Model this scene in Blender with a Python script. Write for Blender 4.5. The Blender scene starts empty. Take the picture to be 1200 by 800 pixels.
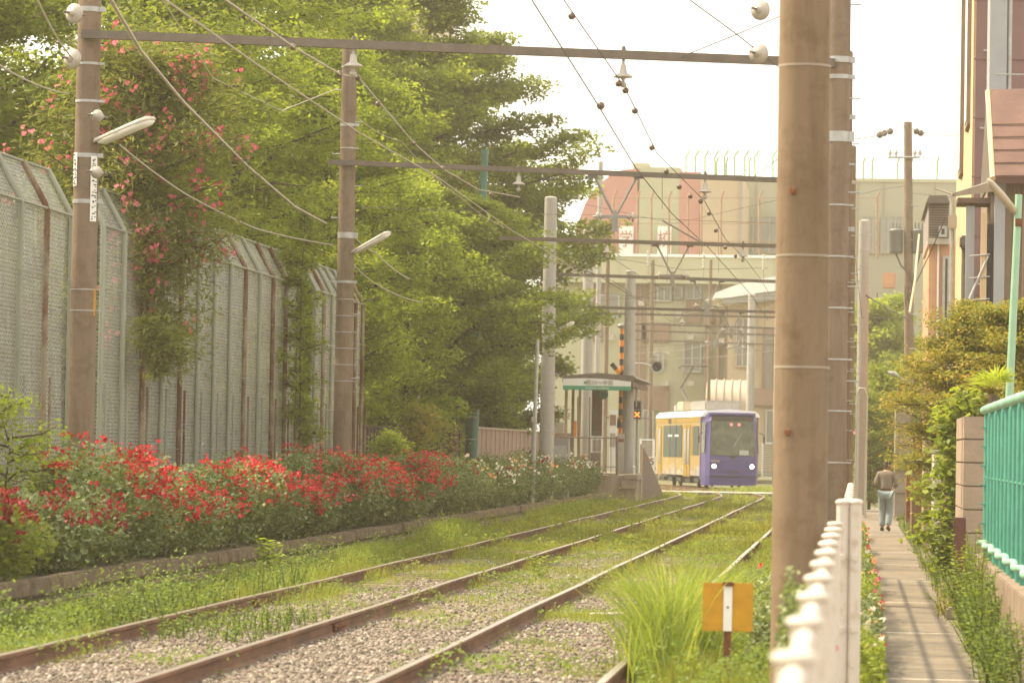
EXPO = 1.08
HAZE = 0.0007
import bpy, bmesh, math, random
import numpy as np
from mathutils import Vector, Matrix
R = math.radians
random.seed(7)
rng = np.random.default_rng(7)
scn = bpy.context.scene
COL = scn.collection
F = 4000.0            # focal length in picture widths of 1200
H = 1.50              # eye height above the rail tops
# ------------------------------------------------------------------ camera frame
ROLL = 0.0175
def _n(v): return v / np.linalg.norm(v)
Yc = _n(np.array([403.0, 132.0, F]))
Xc = np.array([math.cos(ROLL), math.sin(ROLL), 0.0]); Xc = _n(Xc - Yc * (Xc @ Yc))
Zc = np.cross(Xc, Yc)
def W(c): c = np.array(c, float); return Vector((Xc @ c, Yc @ c, Zc @ c))
def P(px, py, Y):
    w = W((px - 600, py - 400, F)); k = Y / w.y
    return Vector((w.x * k, Y, w.z * k + H))
cd = bpy.data.cameras.new('camera'); cam = bpy.data.objects.new('camera', cd); COL.objects.link(cam)
rt, up, bk = W((1, 0, 0)), W((0, -1, 0)), W((0, 0, -1))
M = Matrix((rt, up, bk)).transposed().to_4x4(); M.translation = (0, 0, H)
cam.matrix_world = M
cd.sensor_width = 36; cd.lens = 36 * F / 1200; cd.clip_start = 0.3; cd.clip_end = 6000
cd.dof.use_dof = True; cd.dof.focus_distance = 52; cd.dof.aperture_fstop = 4.6
scn.camera = cam
# ------------------------------------------------------------------ object helpers
def tag(o, label=None, cat=None, group=None, kind=None):
    for k, v in (('label', label), ('category', cat), ('group', group), ('kind', kind)):
        if v: o[k] = v
    return o
def thing(name, label, cat, loc=(0, 0, 0), rz=0, group=None):
    o = bpy.data.objects.new(name, None); COL.objects.link(o)
    o.location = loc; o.rotation_euler = (0, 0, rz)
    return tag(o, label, cat, group)
def obj(name, me, parent=None, loc=None):
    o = bpy.data.objects.new(name, me); COL.objects.link(o)
    if parent: o.parent = parent
    if loc is not None: o.location = loc
    return o
def copy_tree(o, parent=None):
    c = o.copy(); COL.objects.link(c)
    if parent: c.parent = parent
    for ch in [x for x in KIDS.get(o.name, [])]: copy_tree(ch, c)
    return c
KIDS = {}
class MB:
    def __init__(s): s.v = []; s.f = []; s.m = []; s.mi = 0; s.smooth = []
    def add(s, vs, fs, sm=False):
        b = len(s.v); s.v += [tuple(v) for v in vs]
        for f in fs: s.f.append(tuple(b + i for i in f)); s.m.append(s.mi); s.smooth.append(sm)
        return s
    def box(s, c, d, rz=0, rx=0, ry=0, bev=0):
        x, y, z = d[0] / 2, d[1] / 2, d[2] / 2
        if bev <= 0 or bev * 2.2 > min(d):
            vs = [(i, j, k) for i in (-x, x) for j in (-y, y) for k in (-z, z)]
            fs = [(0, 1, 3, 2), (4, 6, 7, 5), (0, 4, 5, 1), (2, 3, 7, 6), (0, 2, 6, 4), (1, 5, 7, 3)]
        else:
            bm = bmesh.new(); bmesh.ops.create_cube(bm, size=1)
            bmesh.ops.scale(bm, vec=(d[0], d[1], d[2]), verts=bm.verts)
            bmesh.ops.bevel(bm, geom=bm.edges[:], offset=bev, segments=2, affect='EDGES')
            bm.verts.index_update(); vs = [v.co[:] for v in bm.verts]; fs = [[v.index for v in f.verts] for f in bm.faces]; bm.free()
        Mx = Matrix.Rotation(rz, 3, 'Z') @ Matrix.Rotation(ry, 3, 'Y') @ Matrix.Rotation(rx, 3, 'X')
        return s.add([Mx @ Vector(v) + Vector(c) for v in vs], fs)
    def cyl(s, a, b, r0, r1=None, n=12, cap=True):
        a, b = Vector(a), Vector(b); r1 = r0 if r1 is None else r1
        d = (b - a); 
        if d.length < 1e-6: return s
        d.normalize(); u = d.orthogonal().normalized(); w = d.cross(u)
        vs = []
        for q, r in ((a, r0), (b, r1)):
            for i in range(n):
                t = 2 * math.pi * i / n; vs.append(q + u * math.cos(t) * r + w * math.sin(t) * r)
        fs = [(i, (i + 1) % n, n + (i + 1) % n, n + i) for i in range(n)]
        s.add(vs, fs, True)
        if cap: s.add(vs, [tuple(reversed(range(n))), tuple(range(n, 2 * n))])
        return s
    def tube(s, pts, r, n=6, cap=True):
        pts = [Vector(p) for p in pts]; rs = r if isinstance(r, (list, tuple)) else [r] * len(pts)
        vs = []; pu = None
        for i, p in enumerate(pts):
            d = (pts[min(i + 1, len(pts) - 1)] - pts[max(i - 1, 0)]).normalized()
            u = d.orthogonal().normalized() if pu is None else (pu - d * pu.dot(d)).normalized()
            pu = u; w = d.cross(u)
            for k in range(n):
                t = 2 * math.pi * k / n; vs.append(p + (u * math.cos(t) + w * math.sin(t)) * rs[i])
        fs = []
        for i in range(len(pts) - 1):
            for k in range(n): fs.append((i * n + k, i * n + (k + 1) % n, (i + 1) * n + (k + 1) % n, (i + 1) * n + k))
        s.add(vs, fs, True)
        if cap: s.add(vs, [tuple(reversed(range(n))), tuple(range(len(vs) - n, len(vs)))])
        return s
    def lathe(s, prof, c=(0, 0, 0), n=16, axis='Z'):
        vs = []
        for (r, z) in prof:
            for i in range(n):
                t = 2 * math.pi * i / n; v = Vector((r * math.cos(t), r * math.sin(t), z))
                if axis == 'Y': v = Vector((v.x, v.z, v.y))
                if axis == 'X': v = Vector((v.z, v.x, v.y))
                vs.append(v + Vector(c))
        fs = [(j * n + i, j * n + (i + 1) % n, (j + 1) * n + (i + 1) % n, (j + 1) * n + i) for j in range(len(prof) - 1) for i in range(n)]
        return s.add(vs, fs, True)
    def prism(s, poly, axis, a, b):
        # poly: 2-D points; axis 'X' -> (y,z) ; 'Y' -> (x,z) ; 'Z' -> (x,y)
        def mk(p, t): return (t, p[0], p[1]) if axis == 'X' else ((p[0], t, p[1]) if axis == 'Y' else (p[0], p[1], t))
        n = len(poly); vs = [mk(p, a) for p in poly] + [mk(p, b) for p in poly]
        fs = [tuple(range(n)), tuple(reversed(range(n, 2 * n)))] + [(i, n + i, n + (i + 1) % n, (i + 1) % n) for i in range(n)]
        return s.add(vs, fs)
    def mesh(s, name, mats):
        me = bpy.data.meshes.new(name); me.from_pydata(s.v, [], s.f)
        mats = mats if isinstance(mats, (list, tuple)) else [mats]
        for m in mats: me.materials.append(m)
        if s.m:
            me.polygons.foreach_set('material_index', s.m); me.polygons.foreach_set('use_smooth', s.smooth)
        bm = bmesh.new(); bm.from_mesh(me); bmesh.ops.recalc_face_normals(bm, faces=bm.faces[:]); bm.to_mesh(me); bm.free()
        me.update(); return me
    def build(s, name, mats, parent=None, loc=None):
        o = obj(name, s.mesh(name, mats), parent, loc)
        if parent: KIDS.setdefault(parent.name, []).append(o)
        return o
def fast(name, V, Fa, mats, attr=None, parent=None, midx=None, loc=None):
    """numpy mesh; V (n,3), Fa (m,k)"""
    me = bpy.data.meshes.new(name); k = Fa.shape[1]
    me.vertices.add(len(V)); me.vertices.foreach_set('co', V.astype(np.float32).ravel())
    me.loops.add(Fa.size); me.loops.foreach_set('vertex_index', Fa.astype(np.int32).ravel())
    me.polygons.add(len(Fa)); me.polygons.foreach_set('loop_start', (np.arange(len(Fa)) * k).astype(np.int32))
    me.polygons.foreach_set('loop_total', np.full(len(Fa), k, np.int32))
    if midx is not None: me.polygons.foreach_set('material_index', midx.astype(np.int32))
    for m in (mats if isinstance(mats, (list, tuple)) else [mats]): me.materials.append(m)
    me.update(calc_edges=True)
    if attr is not None:
        a = me.attributes.new('rnd', 'FLOAT', 'FACE'); a.data.foreach_set('value', attr.astype(np.float32))
    o = obj(name, me, parent, loc)
    if parent: KIDS.setdefault(parent.name, []).append(o)
    return o
# ------------------------------------------------------------------ materials
def newmat(name):
    m = bpy.data.materials.new(name); m.use_nodes = True; nt = m.node_tree
    return m, nt, nt.nodes['Principled BSDF'], nt.nodes['Material Output']
def node(nt, t, **kw):
    n = nt.nodes.new(t)
    for k, v in kw.items(): setattr(n, k, v)
    return n
def noise(nt, scale, detail=4, rough=.6, stretch=None, dist=0):
    tc = node(nt, 'ShaderNodeNewGeometry'); mp = node(nt, 'ShaderNodeMapping')
    nt.links.new(tc.outputs['Position'], mp.inputs['Vector'])
    if stretch: mp.inputs['Scale'].default_value = stretch
    nz = node(nt, 'ShaderNodeTexNoise'); nz.inputs['Scale'].default_value = scale
    nz.inputs['Detail'].default_value = detail; nz.inputs['Roughness'].default_value = rough; nz.inputs['Distortion'].default_value = dist
    nt.links.new(mp.outputs[0], nz.inputs['Vector']); return nz.outputs['Fac']
def ramp(nt, fac, stops):
    r = node(nt, 'ShaderNodeValToRGB'); e = r.color_ramp.elements
    while len(e) < len(stops): e.new(.5)
    for i, (p, c) in enumerate(stops):
        e[i].position = p; e[i].color = (*c, 1) if len(c) == 3 else c
    nt.links.new(fac, r.inputs[0]); return r.outputs[0]
def mixc(nt, a, b, fac, mode='MIX'):
    m = node(nt, 'ShaderNodeMix', data_type='RGBA', blend_type=mode)
    for s, v in ((m.inputs[6], a), (m.inputs[7], b), (m.inputs[0], fac)):
        if hasattr(v, 'links'): nt.links.new(v, s)
        else: s.default_value = v if not isinstance(v, tuple) or len(v) == 4 else (*v, 1)
    return m.outputs[2]
def mth(nt, op, a, b=None, c=None):
    m = node(nt, 'ShaderNodeMath', operation=op)
    for i, v in enumerate((a, b, c)):
        if v is None: continue
        if hasattr(v, 'links'): nt.links.new(v, m.inputs[i])
        else: m.inputs[i].default_value = v
    return m.outputs[0]
def bump(nt, bs, h, strength=.3, dist=.02):
    b = node(nt, 'ShaderNodeBump'); b.inputs['Strength'].default_value = strength; b.inputs['Distance'].default_value = dist
    nt.links.new(h, b.inputs['Height']); nt.links.new(b.outputs[0], bs.inputs['Normal'])
def mat(name, c, rough=.7, var=.25, scale=3, metal=0, bmp=0, stretch=None, c2=None, lo=.35, hi=.7, spec=.4, bscale=None):
    m, nt, bs, out = newmat(name)
    f = noise(nt, scale, 6, .65, stretch)
    c2 = c2 or tuple(x * (1 - var) for x in c)
    col = ramp(nt, f, [(lo, c2), (hi, c)])
    nt.links.new(col, bs.inputs['Base Color'])
    bs.inputs['Roughness'].default_value = rough; bs.inputs['Metallic'].default_value = metal
    bs.inputs['Specular IOR Level'].default_value = spec
    if bmp: bump(nt, bs, noise(nt, bscale or scale * 8, 4, .6, stretch), bmp)
    return m
def leafmat(name, cs, trans=.4, rough=.6, gloss=.03):
    """cs: 3 colours dark->light picked per leaf"""
    m, nt, bs, out = newmat(name)
    at = node(nt, 'ShaderNodeAttribute', attribute_name='rnd')
    big = noise(nt, .9, 3, .6)
    f = mth(nt, 'ADD', mth(nt, 'MULTIPLY', at.outputs['Fac'], .65), mth(nt, 'MULTIPLY', mth(nt, 'SUBTRACT', big, .32), .95))
    col = ramp(nt, f, [(.05, cs[0]), (.5, cs[1]), (.95, cs[2])])
    d = node(nt, 'ShaderNodeBsdfDiffuse'); t = node(nt, 'ShaderNodeBsdfTranslucent'); g = node(nt, 'ShaderNodeBsdfGlossy')
    g.inputs['Roughness'].default_value = rough; g.inputs['Color'].default_value = (.9, .9, .85, 1)
    tcol = mixc(nt, col, (.42, .5, .06, 1), .35)
    nt.links.new(col, d.inputs[0]); nt.links.new(tcol, t.inputs[0])
    a = node(nt, 'ShaderNodeMixShader'); a.inputs[0].default_value = trans
    nt.links.new(d.outputs[0], a.inputs[1]); nt.links.new(t.outputs[0], a.inputs[2])
    b = node(nt, 'ShaderNodeMixShader'); b.inputs[0].default_value = gloss
    nt.links.new(a.outputs[0], b.inputs[1]); nt.links.new(g.outputs[0], b.inputs[2])
    nt.links.new(b.outputs[0], out.inputs['Surface']); nt.nodes.remove(bs); return m
def emis(name, c, s):
    m, nt, bs, out = newmat(name); bs.inputs['Base Color'].default_value = (*c, 1)
    bs.inputs['Emission Color'].default_value = (*c, 1); bs.inputs['Emission Strength'].default_value = s; return m
Mt = {}
Mt['pole'] = mat('weathered_concrete', (.225, .165, .115), .85, .28, 2.2, bmp=.25, stretch=(1, 1, .35), bscale=40)
Mt['pole_big'] = pbmat = mat('brown_stained_concrete', (.22, .16, .10), .85, .3, 3, bmp=.3, stretch=(1, 1, .3), c2=(.165, .115, .068), bscale=60)
for _m in (Mt['pole_big'], Mt['pole']):
    nt = _m.node_tree; bs = nt.nodes['Principled BSDF']; src = bs.inputs['Base Color'].links[0].from_socket
    st_ = ramp(nt, noise(nt, 9, 6, .75, (1, 1, .06), .6), [(.32, (.80, .77, .74)), (.5, (1, 1, 1)), (.75, (1.05, 1.04, 1.02))])
    bl = ramp(nt, noise(nt, 3.5, 6, .75), [(.38, (.78, .74, .68)), (.5, (1, 1, 1))])
    nt.links.new(mixc(nt, mixc(nt, src, st_, 1.0, 'MULTIPLY'), bl, .8, 'MULTIPLY'), bs.inputs['Base Color'])
Mt['pole_grey'] = mat('grey_concrete', (.40, .38, .34), .85, .2, 3, bmp=.2, stretch=(1, 1, .4), bscale=30)
Mt['galv'] = mat('galvanised_steel', (.46, .46, .44), .5, .25, 8, metal=.4)
Mt['steel_brown'] = mat('brown_painted_steel', (.17, .14, .11), .6, .3, 5, metal=.1)
Mt['steel_grey'] = mat('grey_painted_steel', (.30, .29, .27), .55, .2, 5, metal=.2)
Mt['wire'] = mat('dark_cable', (.10, .085, .07), .6, .2, 5)
Mt['wire_light'] = mat('pale_cable', (.44, .39, .31), .6, .2, 5)
Mt['ceramic'] = mat('cream_porcelain', (.42, .38, .32), .25, .15, 6, spec=.6)
Mt['ceramic_dark'] = mat('brown_porcelain', (.13, .08, .05), .3, .2, 6, spec=.6)
Mt['rust'] = mat('rust', (.26, .10, .04), .85, .45, 8, bmp=.3, c2=(.09, .035, .02))
Mt['rail_rust'] = mat('rail_rust', (.21, .105, .06), .8, .4, 6, bmp=.2, c2=(.10, .05, .03), stretch=(1, .3, 1))
Mt['rail_top'] = mat('polished_rail_head', (.55, .47, .38), .3, .2, 6, metal=.9, stretch=(1, .1, 1))
Mt['white_paint'] = mat('white_paint', (.58, .53, .45), .5, .12, 11, c2=(.42, .35, .26), lo=.28, hi=.5, bmp=.05)
Mt['plain_white'] = mat('white_plate', (.78, .78, .74), .5, .05, 4)
Mt['orange'] = mat('orange_paint', (.75, .24, .02), .5, .15, 6)
Mt['yellow'] = mat('yellow_ochre_paint', (.56, .29, .012), .5, .22, 9)
Mt['black'] = mat('black_paint', (.03, .03, .03), .5, .2, 6)
Mt['green_paint'] = mat('green_pole_paint', (.045, .15, .11), .4, .25, 4, c2=(.03, .10, .075))
Mt['mint_paint'] = mat('mint_green_paint', (.30, .50, .34), .45, .12, 5)
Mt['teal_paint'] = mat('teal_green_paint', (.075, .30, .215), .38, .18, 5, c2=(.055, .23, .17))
Mt['concrete'] = mat('old_concrete', (.33, .28, .22), .9, .35, 2.5, bmp=.5, bscale=20)
Mt['kerb'] = mat('mossy_kerb_stone', (.23, .165, .105), .92, .4, 5, bmp=.8, c2=(.085, .065, .038), bscale=25)
Mt['bark'] = mat('bark', (.12, .085, .06), .9, .4, 6, bmp=.6, stretch=(1, 1, .25))
Mt['wood_brown'] = mat('brown_boards', (.16, .105, .075), .8, .3, 4, stretch=(1, 1, .2), bmp=.2)
Mt['plastic_diff'] = mat('lamp_diffuser', (.85, .84, .78), .3, .05, 4)
Mt['glass'] = mat('dark_window_glass', (.06, .075, .075), .12, .2, 1.5, spec=.8)
Mt['skinm'] = mat('skin', (.50, .30, .21), .6, .1, 10)
# foliage
Mt['leaf_mid'] = leafmat('leaf_mid_green', [(.075, .105, .006), (.185, .24, .012), (.36, .40, .022)], .52)
Mt['leaf_light'] = leafmat('leaf_light_green', [(.10, .15, .007), (.26, .34, .014), (.46, .50, .026)], .55)
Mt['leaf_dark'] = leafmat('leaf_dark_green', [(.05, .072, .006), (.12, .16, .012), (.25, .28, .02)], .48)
Mt['leaf_olea'] = leafmat('leaf_oleander', [(.07, .09, .016), (.17, .19, .032), (.32, .31, .06)], .45)
Mt['leaf_rose'] = leafmat('leaf_rose', [(.04, .07, .012), (.11, .155, .034), (.27, .31, .11)], .3, .55, .06)
Mt['leaf_gold'] = leafmat('leaf_golden', [(.08, .11, .010), (.25, .24, .02), (.52, .27, .02)], .4)
Mt['leaf_weed'] = leafmat('leaf_weed', [(.06, .10, .015), (.13, .20, .025), (.22, .30, .04)], .45)
Mt['grass'] = leafmat('grass_blades', [(.10, .115, .014), (.22, .24, .018), (.44, .38, .06)], .45)
Mt['grass_tall'] = leafmat('tall_grass_blades', [(.09, .15, .012), (.20, .28, .02), (.46, .44, .09)], .5)
Mt['red'] = leafmat('red_petals', [(.28, .003, .008), (.52, .012, .018), (.64, .045, .05)], .15)
Mt['crimson'] = leafmat('crimson_petals', [(.16, .002, .008), (.28, .005, .014), (.40, .012, .025)], .12)
Mt['pink'] = leafmat('pink_petals', [(.55, .08, .13), (.70, .14, .20), (.80, .32, .35)], .25)
Mt['whitep'] = leafmat('white_petals', [(.70, .60, .48), (.80, .74, .62), (.85, .82, .75)], .25)
Mt['peach'] = leafmat('peach_petals', [(.70, .22, .08), (.78, .36, .15), (.85, .55, .35)], .25)
for k in ('red', 'crimson', 'pink', 'whitep', 'peach'):
    for n in Mt[k].node_tree.nodes:
        if n.type == 'MIX': n.inputs[0].default_value = 0.0
Mt['ylw'] = leafmat('yellow_petals', [(.75, .45, .02), (.8, .6, .05), (.85, .7, .1)], .2)
# ------------------------------------------------------------------ foliage helpers
def rand_unit(n, g): v = g.normal(size=(n, 3)); return v / np.linalg.norm(v, axis=1, keepdims=True)
def mound(x, y): return None
def leaf_geo(C, L, asp, g, upb=.6, droop=.15, along=None):
    """one folded diamond leaf per centre C"""
    n = len(C); d = rand_unit(n, g)
    if along is not None: d = d * .6 + along
    d[:, 2] = d[:, 2] * .6 - droop; d /= np.linalg.norm(d, axis=1, keepdims=True)
    nr = rand_unit(n, g); nr[:, 2] = np.abs(nr[:, 2]) + upb
    s = np.cross(d, nr); s /= np.linalg.norm(s, axis=1, keepdims=True) + 1e-9
    nn = np.cross(s, d)
    L = L * g.uniform(.7, 1.3, (n, 1)); w = L * asp * .5
    b = C - d * L * .5
    V = np.stack([b, b + d * L * .45 + s * w - nn * w * .3, b + d * L, b + d * L * .45 - s * w - nn * w * .3], 1).reshape(-1, 3)
    Fa = np.arange(4 * n).reshape(n, 4)
    return V, Fa
def spray_points(g, c, r, n, flat=.45):
    p = rand_unit(n, g) * (g.uniform(0, 1, (n, 1)) ** .45) * r
    p[:, 2] *= flat; return p + c
def make_tree(name, label, base, H_, Rr, lm, seed, h0=.25, prof='round', nl=26, leaf=.13, dens=1.0, group=None, lean=(0, 0), flat=.6, trunk_r=.16, asp=.55, spray=.55, cat='tree', blooms=None, upang=(15, 50), nsub=7, nspray=4):
    g = np.random.default_rng(seed); rd = random.Random(seed)
    t = thing(name, label, cat, base, 0, group)
    tr = MB(); pts = []; n = 7
    for i in range(n):
        f = i / (n - 1); pts.append(Vector((lean[0] * f * f + rd.uniform(-.1, .1) * f, lean[1] * f * f + rd.uniform(-.1, .1) * f, H_ * .93 * f)))
    tr.tube(pts, [trunk_r * (1 - .85 * i / (n - 1)) for i in range(n)], 8)
    def tp(f):
        f = min(max(f, 0), 1) * (n - 1); i = min(int(f), n - 2); return pts[i].lerp(pts[i + 1], f - i)
    C = []; D = []
    for k in range(nl):
        f = h0 + (1 - h0) * ((k + rd.random()) / nl)
        u = (f - h0) / (1 - h0)
        if prof == 'round': rr = math.sin(math.pi * (.14 + .80 * u)) ** .7
        elif prof == 'cone': rr = (1 - u) ** .75 * (.35 + .65 * min(1, u * 5)) + .08
        elif prof == 'vase': rr = .45 + .75 * math.sin(math.pi * min(1, u * .80 + .10))
        elif prof == 'col': rr = min(1, .65 + u * 1.2) * (1 - max(0, u - .75) * 2.6)
        else: rr = 1
        rr = max(.12, rr) * Rr * rd.uniform(.72, 1.12)
        az = k * 2.399 + rd.uniform(-.5, .5); el = R(rd.uniform(*upang)) * (1.15 - .6 * u if prof != 'cone' else .5)
        st = tp(f * .96); dirv = Vector((math.cos(az), math.sin(az), math.tan(el)))
        tip = st + Vector((math.cos(az) * rr, math.sin(az) * rr, math.tan(el) * rr * .55))
        mid = st.lerp(tip, .5) + Vector((rd.uniform(-.2, .2), rd.uniform(-.2, .2), rd.uniform(.0, .25) * rr * .4))
        lr = trunk_r * (1 - .8 * f) * .5 + .012
        tr.tube([st, mid, tip], [lr, lr * .6, .008], 5, False)
        for j in range(nsub):
            q = (j + .6 + rd.random() * .5) / (nsub + .2); q = min(q, 1)
            b = st.lerp(mid, q * 2) if q < .5 else mid.lerp(tip, q * 2 - 1)
            a2 = az + rd.choice((-1, 1)) * rd.uniform(.4, 1.3); l2 = rr * rd.uniform(.18, .42)
            e = b + Vector((math.cos(a2) * l2, math.sin(a2) * l2, rd.uniform(-.15, .45) * l2))
            tr.tube([b, e], [lr * .4, .006], 4, False)
            for m in range(nspray):
                w = b.lerp(e, (m + .5) / nspray) + Vector([rd.uniform(-.22, .22) * spray * 1.6 for _ in range(3)])
                sz = spray * rd.uniform(.55, 1.15); cnt = int(dens * 46 * (sz / .55) ** 2)
                C.append(spray_points(g, np.array(w), sz, cnt, flat)); D.append(np.tile(np.array((math.cos(a2), math.sin(a2), .1)), (cnt, 1)))
    C = np.concatenate(C); D = np.concatenate(D)
    V, Fa = leaf_geo(C, leaf, asp, g, .8, .18, D * .5)
    o = tr.build('trunk', Mt['bark'], t)
    o = fast('crown', V, Fa, lm, g.uniform(0, 1, len(Fa)), t)
    if blooms:
        bm_, cnt, br = blooms
        sc_ = np.hypot(C[:, 0], C[:, 1]) * 1.0 - C[:, 1] * 1.1 + C[:, 0] * .3 + g.uniform(0, 1.0, len(C)); cand = np.argsort(-sc_)[: len(C) // 5]
        ctrs = g.choice(cand, cnt // 5); idx = np.repeat(ctrs, 5); cnt = len(idx); ctr = C[idx] + g.normal(size=(cnt, 3)) * .07 + np.array([0, -.04, .02])
        bloom_mesh('blossoms', ctr, br, bm_, g, t)
    return t
def bloom_mesh(name, ctr, r, m, g, parent, petals=9):
    n = len(ctr); Vs = []; 
    sc = r * g.uniform(.7, 1.25, (n, 1)); ax = rand_unit(n, g) * .6 + np.array([0, -.35, .8]); ax /= np.linalg.norm(ax, axis=1, keepdims=True)
    u = np.cross(ax, [0.31, .2, .93]); u /= np.linalg.norm(u, axis=1, keepdims=True) + 1e-9; w = np.cross(ax, u)
    for k in range(petals):
        ring = k % 3; t = k * 2.4; rr = (1.0, .7, .4)[ring]; hh = (.05, .28, .5)[ring]
        d = u * math.cos(t) + w * math.sin(t); s = -u * math.sin(t) + w * math.cos(t)
        b = ctr + ax * sc * 0; 
        q0 = b; q1 = b + d * sc * rr * .6 + s * sc * rr * .5 + ax * sc * hh; q2 = b + d * sc * rr + ax * sc * (hh + .15 - .2 * (ring == 0)); q3 = b + d * sc * rr * .6 - s * sc * rr * .5 + ax * sc * hh
        Vs.append(np.stack([q0, q1, q2, q3], 1))
    V = np.concatenate(Vs).reshape(-1, 3); Fa = np.arange(len(V)).reshape(-1, 4)
    a = np.tile(g.uniform(0, 1, n), petals) * .7 + g.uniform(0, .3, n * petals)
    o = fast(name, V, Fa, m, a, parent)
    o['kind'] = 'stuff'; return o
def make_bush(name, label, base, rx, ry, h, lm, seed, nleaf=6000, leaf=.055, blooms=(), group=None, cat='rose bush', canes=10, asp=.62, low=0.0, upb=.5, rz=0):
    g = np.random.default_rng(seed); rd = random.Random(seed)
    t = thing(name, label, cat, base, rz, group)
    lob = [(rd.uniform(-.6, .6) * rx, rd.uniform(-.72, .72) * ry, rd.uniform(.45, .82) * h, rd.uniform(.28, .5)) for _ in range(14)]
    C = []
    for (x, y, z, q) in lob:
        n = nleaf // 14; p = rand_unit(n, g) * (.45 + .6 * g.uniform(0, 1, (n, 1)) ** .6)
        p *= np.array([rx * q * 1.1, ry * q * 1.1, h * q * .8]); C.append(p + np.array([x, y, z]))
    n = nleaf // 3; p = rand_unit(n, g) * (.6 + .4 * g.uniform(0, 1, (n, 1))); p *= np.array([rx * .95, ry * .95, h * .48]); C.append(p + np.array([0, 0, h * .45]))
    C = np.concatenate(C); C = C[C[:, 2] > low]
    V, Fa = leaf_geo(C, leaf, asp, g, upb, .05)
    st = MB()
    for k in range(canes):
        e = C[g.integers(len(C))]; b = (rd.uniform(-.3, .3) * rx, rd.uniform(-.5, .5) * ry, 0)
        mdp = ((b[0] + e[0]) / 2 + rd.uniform(-.1, .1), (b[1] + e[1]) / 2, e[2] * .6); st.tube([b, mdp, e], [.012, .009, .005], 5, False)
    st.build('stems', Mt['bark'], t)
    fast('foliage', V, Fa, lm, g.uniform(0, 1, len(Fa)), t)
    for (bn, bm_, cl, per, br) in blooms:
        ang = g.uniform(0, 2 * math.pi, cl); 
        # clusters on the outer shell: take the outermost leaves
        nrm = C / np.array([rx, ry, h]); sc = nrm[:, 2] * 1.15 + .35 * np.abs(nrm[:, 0]) + .25 * np.abs(nrm[:, 1]) - .28 * nrm[:, 0] * -1 + g.uniform(0, .35, len(C)) * 3.6
        idx = np.argsort(-sc)[: max(cl * 6, 10)]; idx = g.choice(idx, cl, replace=False)
        cc = np.repeat(C[idx], per, 0); cc = cc + g.normal(size=cc.shape) * np.array([.055, .055, .035]) * (1 if per > 1 else .2) + np.array([0.02, 0, .03])
        bloom_mesh(bn, cc, br, bm_, g, t)
    return t
# ================================================================== WORLD
SUN_EL, SUN_AZ = 52.0, -74.0      # azimuth from +Y, negative = to the left
sv = Vector((math.sin(R(SUN_AZ)) * math.cos(R(SUN_EL)), math.cos(R(SUN_AZ)) * math.cos(R(SUN_EL)), math.sin(R(SUN_EL))))
w = bpy.data.worlds.new('World'); scn.world = w; w.use_nodes = True; nt = w.node_tree; nt.nodes.clear()
sky = node(nt, 'ShaderNodeTexSky', sky_type='NISHITA'); sky.sun_disc = False; sky.sun_elevation = R(SUN_EL); sky.sun_rotation = R(SUN_AZ)
sky.air_density = 1.0; sky.dust_density = 4.0; sky.ozone_density = 1.0
tc = node(nt, 'ShaderNodeTexCoord'); nz = node(nt, 'ShaderNodeTexNoise'); nz.inputs['Scale'].default_value = 1.8; nz.inputs['Detail'].default_value = 5
nt.links.new(tc.outputs['Generated'], nz.inputs['Vector'])
cl = ramp(nt, nz.outputs['Fac'], [(.3, (11.5, 10.7, 9.2)), (.7, (13, 12.3, 11))])   # thin bright overcast veil
mx = mixc(nt, sky.outputs[0], cl, .72)
bg = node(nt, 'ShaderNodeBackground'); bg.inputs[1].default_value = 0.1
nt.links.new(mx, bg.inputs[0]); wo = node(nt, 'ShaderNodeOutputWorld'); nt.links.new(bg.outputs[0], wo.inputs[0])
sl = bpy.data.lights.new('sun', 'SUN'); sl.energy = 4.2; sl.angle = R(2.5); sl.color = (1, .83, .56)
so = bpy.data.objects.new('sun', sl); COL.objects.link(so); so.rotation_euler = sv.to_track_quat('Z', 'Y').to_euler(); so.location = (0, 0, 50)
scn.view_settings.view_transform = 'Standard'; scn.view_settings.look = 'None'; scn.view_settings.exposure = EXPO; scn.view_settings.gamma = 1
scn.cycles.use_denoising = True
try: scn.cycles.denoiser = 'OPENIMAGEDENOISE'
except Exception: pass
scn.cycles.max_bounces = 7; scn.cycles.diffuse_bounces = 3; scn.cycles.glossy_bounces = 2; scn.cycles.transmission_bounces = 4
scn.cycles.volume_bounces = 1; scn.cycles.transparent_max_bounces = 24; scn.cycles.sample_clamp_indirect = 4
scn.cycles.use_adaptive_sampling = True; scn.cycles.adaptive_threshold = 0.02
# haze
if HAZE:
    m = bpy.data.materials.new('haze_air'); m.use_nodes = True; n2 = m.node_tree; n2.nodes.clear()
    pv = node(n2, 'ShaderNodeVolumePrincipled'); pv.inputs['Color'].default_value = (1, .91, .74, 1); pv.inputs['Density'].default_value = HAZE
    pv.inputs['Anisotropy'].default_value = .35
    oo = node(n2, 'ShaderNodeOutputMaterial'); n2.links.new(pv.outputs[0], oo.inputs['Volume'])
    hz = MB().box((-20, 145, 21.5), (400, 390, 47)).build('haze', m); hz['kind'] = 'stuff'
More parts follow.
